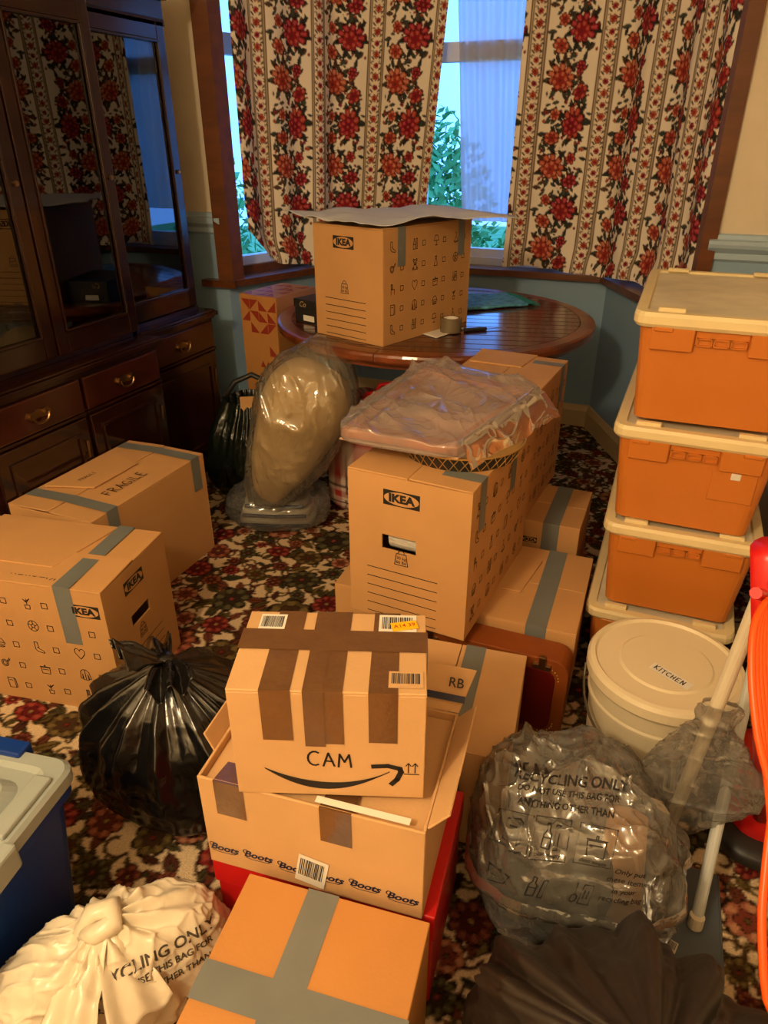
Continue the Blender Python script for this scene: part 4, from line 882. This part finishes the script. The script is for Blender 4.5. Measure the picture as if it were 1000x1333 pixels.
# ================================================================== poles, mower, cable, folder
M_pole = mat('white_pole', (226, 214, 186), .35); M_pole2 = mat('pale_pole', (196, 200, 196), .25, coat=.5)
A, B = Vector((.172, 1.128, .02)), Vector((.197, 1.062, .66)); B2 = A+(B-A)*1.75
t = thing('mop', 'cream mop handle wrapped in clear plastic leaning by the bucket', 'mop', tuple(A)); MB().tube([(0, 0, .06), tuple(B2-A)], .0125, 16).obj('handle', M_pole, t); 
G = blob(26, 14, .05, .035, .035, .8, .8)+np.array([0, 0, .036]); np_mesh('head', G, mat('mop_grey', (150, 146, 138), .9, bump=.8, bscale=90), t, closed=True)
film = plastic_film('clear_film', milk=.09, refl=.75, bscale=12, bump=.12)
nu, nv = 180, 140; th = np.linspace(0, 2*PI, nu, endpoint=False)[None]; v = np.linspace(0, 1, nv)[:, None]
ax = (B-A); cz = A[2]+.10+v*.36; cx = A[0]+ax.x*(cz/.64)*.9; cy = A[1]+ax.y*(cz/.64)*.9; rr_ = .022+.052*np.abs(np.sin(np.clip(v*1.15, 0, 1)*PI))**1.4
P = np.stack([cx+rr_*(np.cos(th)*1.0+.55*np.clip(np.cos(th), 0, 1))*1.1, cy+rr_*np.sin(th)*.55, cz+.0*th], -1); P += creases(P, 13, 4)[..., None]*.016*np.stack([np.cos(th)+0*v, np.sin(th)+0*v, 0*th+0*v], -1)
tag(np_mesh('plastic_sleeve', P, film, closed=True), 'clear crumpled plastic bag round the cream mop handle', 'plastic bag')
A2, B3 = Vector((.243, .992, .015)), Vector((.268, 1.29, .41)); t = thing('white_tube', 'thin pale tube leaning behind the wrapped mop handle', 'pole', tuple(A2)); MB().tube([(0, 0, 0), tuple((B3-A2)*1.28)], .0115, 14).obj('tube', M_pole2, t); MB().tube([(0, 0, -.006), (0, .004, .02)], .014, 14).obj('end_cap', M_pole, t)
M_redp = mat('red_plastic', (205, 28, 26), .32); t = thing('lawn_mower', 'red electric mower with upright handle beside the radiator', 'mower', (.36, 1.27, 0))
O = Vector((.36, 1.27, 0)); G = blob(40, 18, .085, .13, .085, .7, .7)+np.array([.01, .05, .10]); np_mesh('housing', G, M_redp, t, closed=True)
G = blob(40, 12, .095, .15, .03, .6, .7)+np.array([.0, .03, .035]); np_mesh('skirt', G, M_blackc, t, closed=True)
ha, hb = Vector((.335, 1.17, .16)), pt(1004, 715, .95); hm = ha+(hb-ha)*.5
MB().tube([tuple(ha-O), tuple(hm-O), tuple(hb-O)], [.016, .02, .026], 14).obj('handle', M_redp, t, smooth=True)
hk = pt(994, 775, .925); MB().tube([tuple(hk-O), tuple(pt(984, 772, .90)-O)], .008, 8).obj('cable_cleat', M_redp, t)
M_cab = mat('orange_cable', (238, 84, 12), .38)
for i in range(6):
    dd = .0+i*.006; L = [(992+i, 782, .905), (976+4*i, 815, .885), (973+5*i, 880, .865), (981+5*i, 960, .845), (992+4*i, 1040, .83), (998+3*i, 1130, .81), (1004+4*i, 1230, .79), (1030, 1330, .77), (1062, 1290, .78), (1068, 1120, .81), (1058, 940, .85), (1030, 820, .89), (1008, 782, .905), (992+i, 782, .905)]
    if i == 0: L[4:8] = [(999, 1040, .83), (992, 1120, .81), (986, 1210, .79), (1000, 1320, .77)]
    K = [pt(a+6, b, c+dd*.4) for a, b, c in L]; S = []
    for j in range(len(K)-1):
        p0, p1, p2, p3 = K[max(j-1, 0)], K[j], K[j+1], K[min(j+2, len(K)-1)]
        for u in (0, .25, .5, .75): S.append(.5*((2*p1)+(-p0+p2)*u+(2*p0-5*p1+4*p2-p3)*u*u+(-p0+3*p1-3*p2+p3)*u**3))
    S.append(K[-1])
    if i == 0: cab_root = thing('extension_cable', 'orange extension cable coiled in long loops on the red mower handle', 'cable', tuple(pt(992, 782, .905)))
    MB().tube([tuple(p-pt(992, 782, .905)) for p in S], .0048, 8).obj('cable_loop', M_cab, cab_root, smooth=True)
t = thing('document_folder', 'flat blue-grey folder with a barcode label on the carpet', 'folder', (.235, 1.03, 0), math.radians(2)); M_fold = mat('folder_grey', (78, 88, 96), .35)
MB().box(-.10, .057, -.12, .095, .001, .005).obj('cover', M_fold, t, bevel=.001, seg=1); MB().box(-.098, .052, -.118, .093, .0055, .009).obj('cover', M_fold, t, bevel=.001, seg=1)
barcode(t, Frame((-.06, -.10, .0085), (.95, -.3, 0), (.3, .95, 0)), 0, 0, .032, .024, 9)
# ================================================================== black rubbish bags
M_bag = mat('black_bin_liner', (14, 13, 12), .24, bump=.18, bscale=40, spec=.9); M_bag2 = mat('matt_bin_liner', (40, 33, 28), .42, bump=.1, bscale=30, spec=.5); M_gbag = mat('green_bin_liner', (18, 24, 17), .25, bump=.35, bscale=40, spec=.6)
def tied_bag(name, label, loc, r, ry, h, seed, m, neck=(0, 0), nu=340, nv=150, pleat=.10, lean=(0, 0), ears=True, prof=None, pw=.13):
    prof = prof or [(0, 0), (.55, 0), (.86, .02), (.98, .12), (1.0, .28), (.97, .45), (.84, .63), (.60, .79), (.34, .90), (.17, .965), (.075, 1.0), (.06, 1.03)]
    k = np.linspace(0, len(prof)-1, nv); pr_ = np.interp(k, range(len(prof)), [p[0] for p in prof])[:, None]; pz = np.interp(k, range(len(prof)), [p[1] for p in prof])[:, None]
    th = np.linspace(0, 2*PI, nu, endpoint=False)[None]; rr = np.random.default_rng(seed)
    na = 27; kn = np.sort(rr.random(na)*2*PI); amp = rr.uniform(.3, 1, na); pl = np.zeros_like(th)
    for a0, am in zip(kn, amp): dd = np.abs((th-a0+PI) % (2*PI)-PI); pl = np.maximum(pl, am*(np.clip(1-dd/pw, 0, 1) if pw < .15 else sm(1-dd/pw, 0, 1)))
    wt = sm(pz, .30, .80)*(1-.3*sm(pz, .95, 1.0)); D = np.stack([np.cos(th)+0*pr_, np.sin(th)+0*pr_, pz*1.1+0*th], -1)
    rad = pr_*(1+wt*pleat*2.4*(pl-.35)+.10*(noise(D, 2.2, seed)-.5)*sm(pz, 0, .1)+.07*(crumple(D, 3.2, seed+2)-.4)*sm(pz, .02, .2)*(1-sm(pz, .8, 1)))
    sh = sm(pz, .3, 1.); P = np.stack([rad*r*np.cos(th)+neck[0]*sh, rad*ry*np.sin(th)+neck[1]*sh, pz*h+.02*h*(noise(D, 3, seed+9)-.5)*sm(pz, .1, .3)+0*th], -1)
    t = thing(name, label, 'bag', loc); body = np_mesh('sack', P, m, t, closed=True)
    if ears:
        top = np.array([neck[0], neck[1], h]); MB().lathe([(.012, -.012), (.024, -.004), (.027, .008), (.02, .02), (.012, .026)], 16).obj('knot', m, t, smooth=True).location = tuple(top)
        for q, (ang, ln, tilt) in enumerate(((2.5+seed, .12, .5), (-.45+seed, .15, .15), (1.2+seed, .09, .9))):
            u = np.linspace(0, 1, 30)[:, None]; w_ = np.linspace(-1, 1, 26)[None]; wd = .010+.062*u**.8*(1-.35*u)
            E = np.stack([u*ln+0*w_, w_*wd, .012+u*ln*tilt-.10*u*u*(1-tilt)+0*w_], -1); E[..., 2] += .020*u*np.sin(w_*7+q+2*u)+.012*(crumple(E, 24, seed+q)-.5)*u
            np_mesh('bag_ear', rotz(E, ang)+top, m, t).modifiers.new('thickness', 'SOLIDIFY').thickness = .0015
    return t, body
tied_bag('rubbish_bag', 'shiny black tied rubbish bag on the carpet beside the blue storage bin', (-.885, .945, 0), .25, .205, .365, 3, M_bag, (.01, -.04), pleat=.12)
tied_bag('rubbish_bag', 'matt black rubbish bag slumped in front of the clear recycling sack', (.122, .605, 0), .238, .215, .43, 12, M_bag2, (.01, -.11), pleat=.17, pw=.17, ears=False, prof=[(0, 0), (.55, 0), (.84, .02), (.93, .12), (.97, .30), (.97, .5), (.9, .66), (.74, .8), (.5, .89), (.28, .95), (.13, .985), (.07, 1.0), (.05, 1.04)])
tied_bag('rubbish_bag', 'dark green rubbish bag between the mahogany cabinet and the wrapped cushion', (-1.62, 2.38, 0), .172, .165, .40, 6, M_gbag, (.02, .02), pleat=.05, ears=False, prof=[(0, 0), (.55, 0), (.86, .02), (.98, .12), (1.0, .3), (.98, .5), (.9, .68), (.76, .84), (.64, .95), (.6, 1.0), (.56, .97), (.5, .85), (.3, .8), (0, .78)])
# ================================================================== clear recycling sack with contents
rc = Vector((.008, .94, 0)); sackm = plastic_film('grey_film', (150, 148, 140), .32, .09, .9, 14, .12)
G = blob(260, 150, .190, .15, .165, .6, .7); G[..., 2] += .165; hgt = G[..., 2:3]/.33
G[..., 2] *= 1-.34*sm(G[..., 0], .08, .2); G += np.array([-.01, .05, 0])*hgt; Dn = G/np.maximum(np.linalg.norm(G-np.array([0, 0, .15]), axis=-1, keepdims=True), .05)
G += Dn*((crumple(G, 7, 31)-.45)*.016+creases(rotm(G, 'Y', .6)*np.array([1.5, 1, .5]), 9, 35)*.020)[..., None]; G[..., 2] = np.maximum(G[..., 2], .003)
t = thing('recycling_sack', 'clear grey printed recycling sack in front of the white bucket', 'bag', tuple(rc)); sack = np_mesh('film', rotz(G, .22), sackm, t, closed=True)
u = np.linspace(0, 2*PI, 200, endpoint=False); bv = BVHTree.FromPolygons([v_.co.copy() for v_ in sack.data.vertices], [tuple(p.vertices) for p in sack.data.polygons]); ring_ = []
for a_ in u:
    d_ = Vector((math.cos(a_), math.sin(a_), 0)); zz = .165+.012*math.sin(a_*3); h_ = bv.ray_cast(Vector((0, 0, zz))+d_*.6, -d_); ring_.append(np.array(h_[0]) if h_[0] else np.array(d_*.2+Vector((0, 0, zz))))
R0 = np.array(ring_); dR = R0.copy(); dR[:, 2] = 0; dR /= np.linalg.norm(dR, axis=1)[:, None]
np_mesh('folded_rim', np.stack([R0+dR*.004+np.array([0, 0, .014]), R0+dR*.011, R0+dR*.010-np.array([0, 0, .016]), R0+dR*.003-np.array([0, 0, .02])]), plastic_film('rim_film', (220, 214, 196), .45, .15, .7), t, closed=True)
ex, ey = Vector((.97, .22, 0)), Vector((.1, .55, .83)); org = Vector((-.02, -.042, .226)); its = []
for k, (tx, sz) in enumerate((('RECYCLING ONLY', .024), ('DO NOT USE THIS BAG FOR', .014), ('ANYTHING OTHER THAN', .014))): its.append(move(text_geo(tx, sz, .02), -.03, .125-.021*k))
for i, c_ in enumerate((-.11, -.045, .03)):
    its.append(stroke2d([rect(c_-.03, .005, c_+.03, .065)], .0014)); its.append(stroke2d(shift(ICON[('book', 'bottle', 'pot')[i]], c_-.016, .02, .034, .036), .0018))
    its.append(stroke2d(shift(ICON[('pot', 'bottle', 'cup')[i]], c_-.018, -.068, .036, .04), .0018)); its.append(move(text_geo('clean empty', .009, .01), c_, .011))
for k, tx in enumerate(('Only put', 'these items', 'in your', 'recycling bag')): its.append(move(text_geo(tx, .014, .01), .095, .0-.017*k))
wrap_print(sack, its, org, ex, ey, M_ink)
u = np.linspace(0, 1, 24)[:, None]; w_ = np.linspace(-1, 1, 12)[None]; bd = np.stack([.085+.05*w_*(1-.3*u)-.01*u, -.035+.08*u+.02*u*u+0*w_, .05+.19*u+.01*(1-w_**2)], -1)
o = np_mesh('bent_board', bd+np.array(rc), mat('peach_wood', (226, 168, 112), .5, var=.12, vscale=6), None); o.modifiers.new('thickness', 'SOLIDIFY').thickness = .010; tag(o, 'curved peach coloured wooden board inside the recycling sack', 'board')
G = blob(60, 30, .12, .11, .085, .7, .8); G += ((crumple(G, 12, 6)-.5)*.014)[..., None]*G/.1; tag(np_mesh('grey_bundle', G+np.array(rc)+np.array([-.05, -.005, .11]), mat('grey_cloth', (104, 98, 88), .9, bump=.3), closed=True), 'dark grey soft bundle inside the recycling sack', 'cloth')
# ================================================================== white tied bag
wc = Vector((-.672, .458, 0)); G = blob(240, 140, .188, .085, .125, .8, .8); G[..., 2] += .125; Dn = G-np.array([0, 0, .12]); Dn /= np.maximum(np.linalg.norm(Dn, axis=-1, keepdims=True), .03)
dk = np.hypot(G[..., 0]+.0, G[..., 1]); an = np.arctan2(G[..., 1], G[..., 0]+.0); up_m = sm(G[..., 2], .15, .26)
G += Dn*((crumple(G, 9, 51)-.45)*.014+creases(rotz(G, .5)*np.array([.6, 1.5, 1]), 12, 55)*.016+up_m*.012*np.sin(an*13+2*np.sin(an*3))*np.exp(-dk/.12))[..., None]; G[..., 2] = np.maximum(G[..., 2], .003)
Mw = mat('white_bag_film', (216, 204, 180), .3, var=.10, vscale=7, bump=.3, bscale=26, spec=.5)
t = thing('tied_bag', 'white printed recycling bag tied in a knot beside the taped box', 'bag', tuple(wc), math.radians(50)); sk = np_mesh('film', G, Mw, t, closed=True)
mb = MB().tube([(-.035, .0, .245), (-.01, .018, .262), (.018, .008, .266), (.016, -.016, .262), (-.012, -.018, .26), (-.03, .0, .248)], [.014, .018, .02, .018, .016, .012], 12); mb.obj('knot', Mw, t, smooth=True)
for q, (ang, ln) in enumerate(((-2.2, .16), (-1.35, .12))):
    u = np.linspace(0, 1, 26)[:, None]; w_ = np.linspace(-1, 1, 22)[None]; wd = .016+.035*u; E = np.stack([u*ln+0*w_, w_*wd, .258-.03*u-.07*u*u+0*w_], -1); E[..., 2] += .010*np.sin(w_*6+q)*u+.010*(crumple(E, 22, 70+q)-.5)
    np_mesh('bag_ear', rotz(E, ang), Mw, t).modifiers.new('thickness', 'SOLIDIFY').thickness = .0015
M_gink = mat('grey_print', (70, 64, 54), .6); its = []
for k, (tx, sz) in enumerate((('RECYCLING ONLY', .030), ('DO NOT USE THIS BAG FOR', .018), ('ANYTHING OTHER THAN', .018))): its.append(move(text_geo(tx, sz*.86, .02), .055, .04-.024*k))
wrap_print(sk, its, (.0, -.06, .16), (1, 0, 0), (0, .62, .78), M_gink)
# ================================================================== blue storage bin
a = math.radians(9); w, l = .55, .40; c = ((-.835)-(w/2*math.cos(a)-l/2*math.sin(a))+.0, .614-(w/2*math.sin(a)+l/2*math.cos(a))); c = (-.835-w/2*math.cos(a)+l/2*math.sin(a), .614-w/2*math.sin(a)-l/2*math.cos(a))
t = thing('storage_bin', 'blue plastic storage bin with a grey lid and blue latches', 'storage bin', (c[0], c[1], 0), a); M_bl = mat('blue_plastic', (14, 52, 128), .35); M_gl = mat('grey_lid_plastic', (150, 158, 154), .45)
def ringb(w_, l_, z, r=.03): return [(sx*(w_/2-r)+r*math.cos(math.radians(a0+k*22.5)), sy*(l_/2-r)+r*math.sin(math.radians(a0+k*22.5)), z) for sx, sy, a0 in ((1, 1, 0), (-1, 1, 90), (-1, -1, 180), (1, -1, 270)) for k in range(5)]
R = [ringb(w-.10, l-.08, 0), ringb(w-.04, l-.03, .33), ringb(w-.012, l-.01, .335), ringb(w-.01, l-.01, .368)]; MB().grid(R, True).add(R[0], [tuple(range(20))[::-1]]).obj('tub', M_bl, t)
R = [ringb(w, l, .362), ringb(w, l, .385), ringb(w-.012, l-.012, .392), ringb(w-.06, l-.06, .392), ringb(w-.075, l-.075, .383), ringb(w-.12, l-.12, .383), ringb(w-.15, l-.15, .398)]; lid = MB().grid(R, True).add(R[-1], [tuple(range(20))]).add(R[0], [tuple(range(20))[::-1]]).obj('lid', M_gl, t)
for x in (-.12, .13): MB().box(x-.045, x+.045, l/2-.022, l/2+.012, .352, .4).obj('latch', M_bl, t, bevel=.004)
for y in (-.09, .09): MB().box(w/2-.045, w/2-.012, y-.06, y+.06, .39, .402).obj('lid_rib', M_gl, lid, bevel=.004)
MB().box(w/2-.012, w/2+.012, -.07, .03, .345, .395).obj('latch', M_gl, t, bevel=.005)
# ================================================================== wrapped frame on a black tray
t = thing('patterned_tray', 'round black tray with gold lattice under the wrapped picture frame', 'tray', (-.435, 1.56, .679)); M_gold = mat('gold_line', (190, 150, 84), .4, .6)
MB().lathe([(0, 0), (.14, 0), (.155, .036), (.15, .036), (.137, .005), (0, .005)], 64).obj('dish', M_blackc, t)
mb = MB()
for i in range(36):
    a0 = 2*PI*i/36; d_ = 2*PI/36
    for s in (-1, 1): mb.tube([((.1405+.015*k)*math.cos(a0+s*d_*(k-.5)*.9), (.1405+.015*k)*math.sin(a0+s*d_*(k-.5)*.9), .001+.036*k) for k in (0, .35, .65, 1)], .0013, 4)
mb.obj('lattice', M_gold, t, weld=False)['kind'] = 'stuff'; MB().lathe([(.152, .035), (.157, .035), (.157, .038), (.152, .038), (.152, .035)], 64).obj('tray_rim', M_gold, t)
K4 = [np.array(p) for p in ((-.695, 1.42, .722), (-.40, 1.41, .722), (-.30, 1.79, .752), (-.635, 1.88, .762))]
def bil(u, v, w=0): return (K4[0]*(1-u)*(1-v)+K4[1]*u*(1-v)+K4[2]*u*v+K4[3]*(1-u)*v)+np.array([0, 0, w])
def slab4(u0, u1, v0, v1, w0, w1, name, m, p):
    V = [bil(u, v, w)-np.array([-.5, 1.63, .72]) for w in (w0, w1) for u, v in ((u0, v0), (u1, v0), (u1, v1), (u0, v1))]
    return MB().add(V, [(3, 2, 1, 0), (4, 5, 6, 7), (0, 1, 5, 4), (1, 2, 6, 5), (2, 3, 7, 6), (3, 0, 4, 7)]).obj(name, m, p, bevel=.003)
t = thing('picture_frame', 'orange wooden picture frame wrapped in clear plastic on a moving box', 'picture frame', (-.5, 1.63, .72)); M_fr = mat('orange_wood', (196, 108, 44), .4, var=.2, vscale=8)
for q in ((0, 1, 0, .09), (0, 1, .91, 1), (0, .11, .09, .91), (.89, 1, .09, .91)): slab4(*q, 0, .022, 'frame_bar', M_fr, t)
slab4(.1, .9, .08, .92, .004, .012, 'picture', mat('pink_print', (196, 142, 116), .6, var=.3, vscale=7), t); slab4(-.01, 1.01, -.01, 1.01, -.007, -.001, 'backing_board', M_cardgrey, t)
B_ = blob(420, 200, 1, 1, 1, .35, .35); U_, V_ = .5+.575*B_[..., 0], .5+.56*B_[..., 1]; G = (K4[0]*((1-U_)*(1-V_))[..., None]+K4[1]*(U_*(1-V_))[..., None]+K4[2]*(U_*V_)[..., None]+K4[3]*((1-U_)*V_)[..., None])
Gs = rotz(G, .75)*np.array([.4, 1.5, .3]); cr = creases(Gs, 7, 81)*1.5+creases(rotz(G, -.5)*np.array([.5, 1.4, .3]), 11, 85)*.5+.35; tp = np.clip(B_[..., 2], -1, 1); G[..., 2] += .012+tp*.016+cr*.018*sm(tp, -.3, .4)-.002
G[..., 2] += -.02*sm(U_, .98, 1.08)*(1-V_)
wm = plastic_film('wrap_film', (248, 240, 234), .17, .09, .7, 12, .1); O = np.array([-.5, 1.63, .70])
t = thing('plastic_wrap', 'clear crinkled plastic bag wrapped round the picture frame', 'plastic bag', tuple(O)); np_mesh('film', G-O, wm, t, closed=True)
u = np.linspace(0, 1, 60)[:, None]; v = np.linspace(-.02, .95, 160)[None]; E0 = K4[1][None, None]*(1-v[..., None])+K4[2][None, None]*v[..., None]; od = np.array([.92, -.35, 0])
E = E0+od*(u*(.045+.04*v))[..., None]+np.array([0, 0, 1])*(.038-.012*u-.05*u*u)[..., None]; E[..., 2] += .020*creases(E, 8, 88)*u+.006*np.sin(v*9+1)*u
np_mesh('loose_end', E-O, wm, t)
# ================================================================== cushion, blanket, plaid bag
def pose(P, loc, rx=0, ry=0, rz=0): return rotm(rotm(rotm(P, 'X', rx), 'Y', ry), 'Z', rz)+np.array(loc)
cu_loc, cu_r = (-1.235, 2.115, .385), (-.2, .42, .25)
G = blob(90, 60, .142, .092, .28, .7, .75); G[..., :2] *= (1+1.4*G[..., 2:3]); G += (.016*(noise(G, 7, 2)-.5))[..., None]*G/.15
tag(np_mesh('cushion', pose(G, cu_loc, *cu_r), mat('beige_suede', (186, 156, 106), .85, var=.08, vscale=5, bump=.1, bscale=90), closed=True), 'beige cushion standing on end inside a clear plastic bag', 'cushion')
G = blob(280, 200, .158, .108, .30, .7, .75); G[..., :2] *= (1+1.3*G[..., 2:3]); tp = sm(G[..., 2], .16, .31); G[..., 0] *= 1-.35*tp; G[..., 1] *= 1-.35*tp; G[..., 2] += .06*tp
Dn = G/np.maximum(np.linalg.norm(G, axis=-1, keepdims=True), .05); G += Dn*(creases(rotm(G, 'Y', .7)*np.array([1.5, 1, .35]), 9, 91)*.024+creases(G, 17, 95)*.004+.004)[..., None]
tag(np_mesh('cushion_bag', pose(G, cu_loc, *cu_r), plastic_film('cushion_film', (226, 214, 188), .10, .10, .65, 12, .1), closed=True), 'clear shiny plastic bag round the beige cushion', 'plastic bag')
t = thing('folded_blanket', 'folded white blanket with navy edging in the bag below the cushion', 'blanket', (-1.34, 2.15, 0), .35); M_bk2 = mat('white_fleece', (196, 188, 168), .95, bump=.4, bscale=120)
for k in range(3):
    G = blob(60, 20, .15-.012*k, .10-.008*k, .022, .5, .5); G += np.array([.0, 0, .024+.037*k]); G[..., 2] += .006*(noise(G, 12, k)-.5); np_mesh('fold', G, M_bk2, t, closed=True)
    q = .15-.012*k; MB().tube([(-q*.9, -(.103-.008*k), .026+.037*k), (0, -(.104-.008*k), .022+.037*k), (q*.9, -(.103-.008*k), .026+.037*k)], .007, 8).obj('navy_edging', M_navy, t)
G = blob(240, 110, .20, .145, .075, .7, .7); G[..., 2] += .076; Dn = G-np.array([0, 0, .07]); Dn /= np.maximum(np.linalg.norm(Dn, axis=-1, keepdims=True), .04); G += Dn*(creases(G, 8, 101)*.022)[..., None]; G[..., 2] = np.maximum(G[..., 2], .002)
tag(np_mesh('blanket_bag', rotz(G, .35)+np.array([-1.34, 2.15, 0]), plastic_film('clear_film'), closed=True), 'clear plastic bag holding the folded white blanket on the carpet', 'plastic bag')
G = blob(200, 120, .24, .135, .235, .3, .3); G[..., 2] += .236; G += (.018*(noise(G, 5, 7)-.5))[..., None]; G[..., 2] = np.maximum(G[..., 2], .002)
cx = (G[..., 0]+G[..., 1]*.9)/.075; cz = G[..., 2]/.075; fx, fz = cx % 1, cz % 1; col = np.zeros(G.shape); col[:] = lin((206, 190, 172)); rd = np.array(lin((158, 40, 34)))
for f in (fx, fz): col[(f < .38)] = col[(f < .38)]*.45+rd*.55
both = (fx < .38) & (fz < .38); col[both] = rd; col[((fx > .62) & (fx < .70)) | ((fz > .62) & (fz < .70))] = lin((70, 44, 44))
t = thing('plaid_bag', 'red and white checked laundry bag behind the moving boxes', 'bag', (-.965, 2.41, 0), -.05); np_mesh('sack', G, mat('plaid_weave', (180, 90, 80), .55, attr=True), t, col=col, closed=True)
for s in (-1, 1): MB().tube([(-.09, s*.05, .465), (-.07, s*.06, .50), (.0, s*.07, .515), (.07, s*.06, .50), (.09, s*.05, .465)], .008, 8).obj('strap', MATS['red_plastic'], t, smooth=True)
# torn card and a dark strap in the open green bag
t = thing('torn_card', 'torn brown card sticking out of the dark green bag', 'cardboard', (-1.545, 2.315, .275), .5)
MB().prism([(-.035, -.006), (.04, -.006), (.045, .002), (-.03, .002)], 0, .16).obj('card_panel', M_card, t, bevel=.001, seg=1); MB().prism([(.035, -.004), (.095, .03), (.092, .036), (.034, .004)], .0, .12).obj('card_panel', M_cardgrey, t, bevel=.001, seg=1)
MB().tube([(-.10, .0, .05), (-.05, .03, .12), (.02, .05, .15), (.09, .05, .12), (.12, .03, .05)], .012, 8).obj('black_strap', M_blackc, thing('bag_strap', 'black padded strap looped above the dark green bag', 'strap', (-1.62, 2.40, .33), .2), smooth=True)
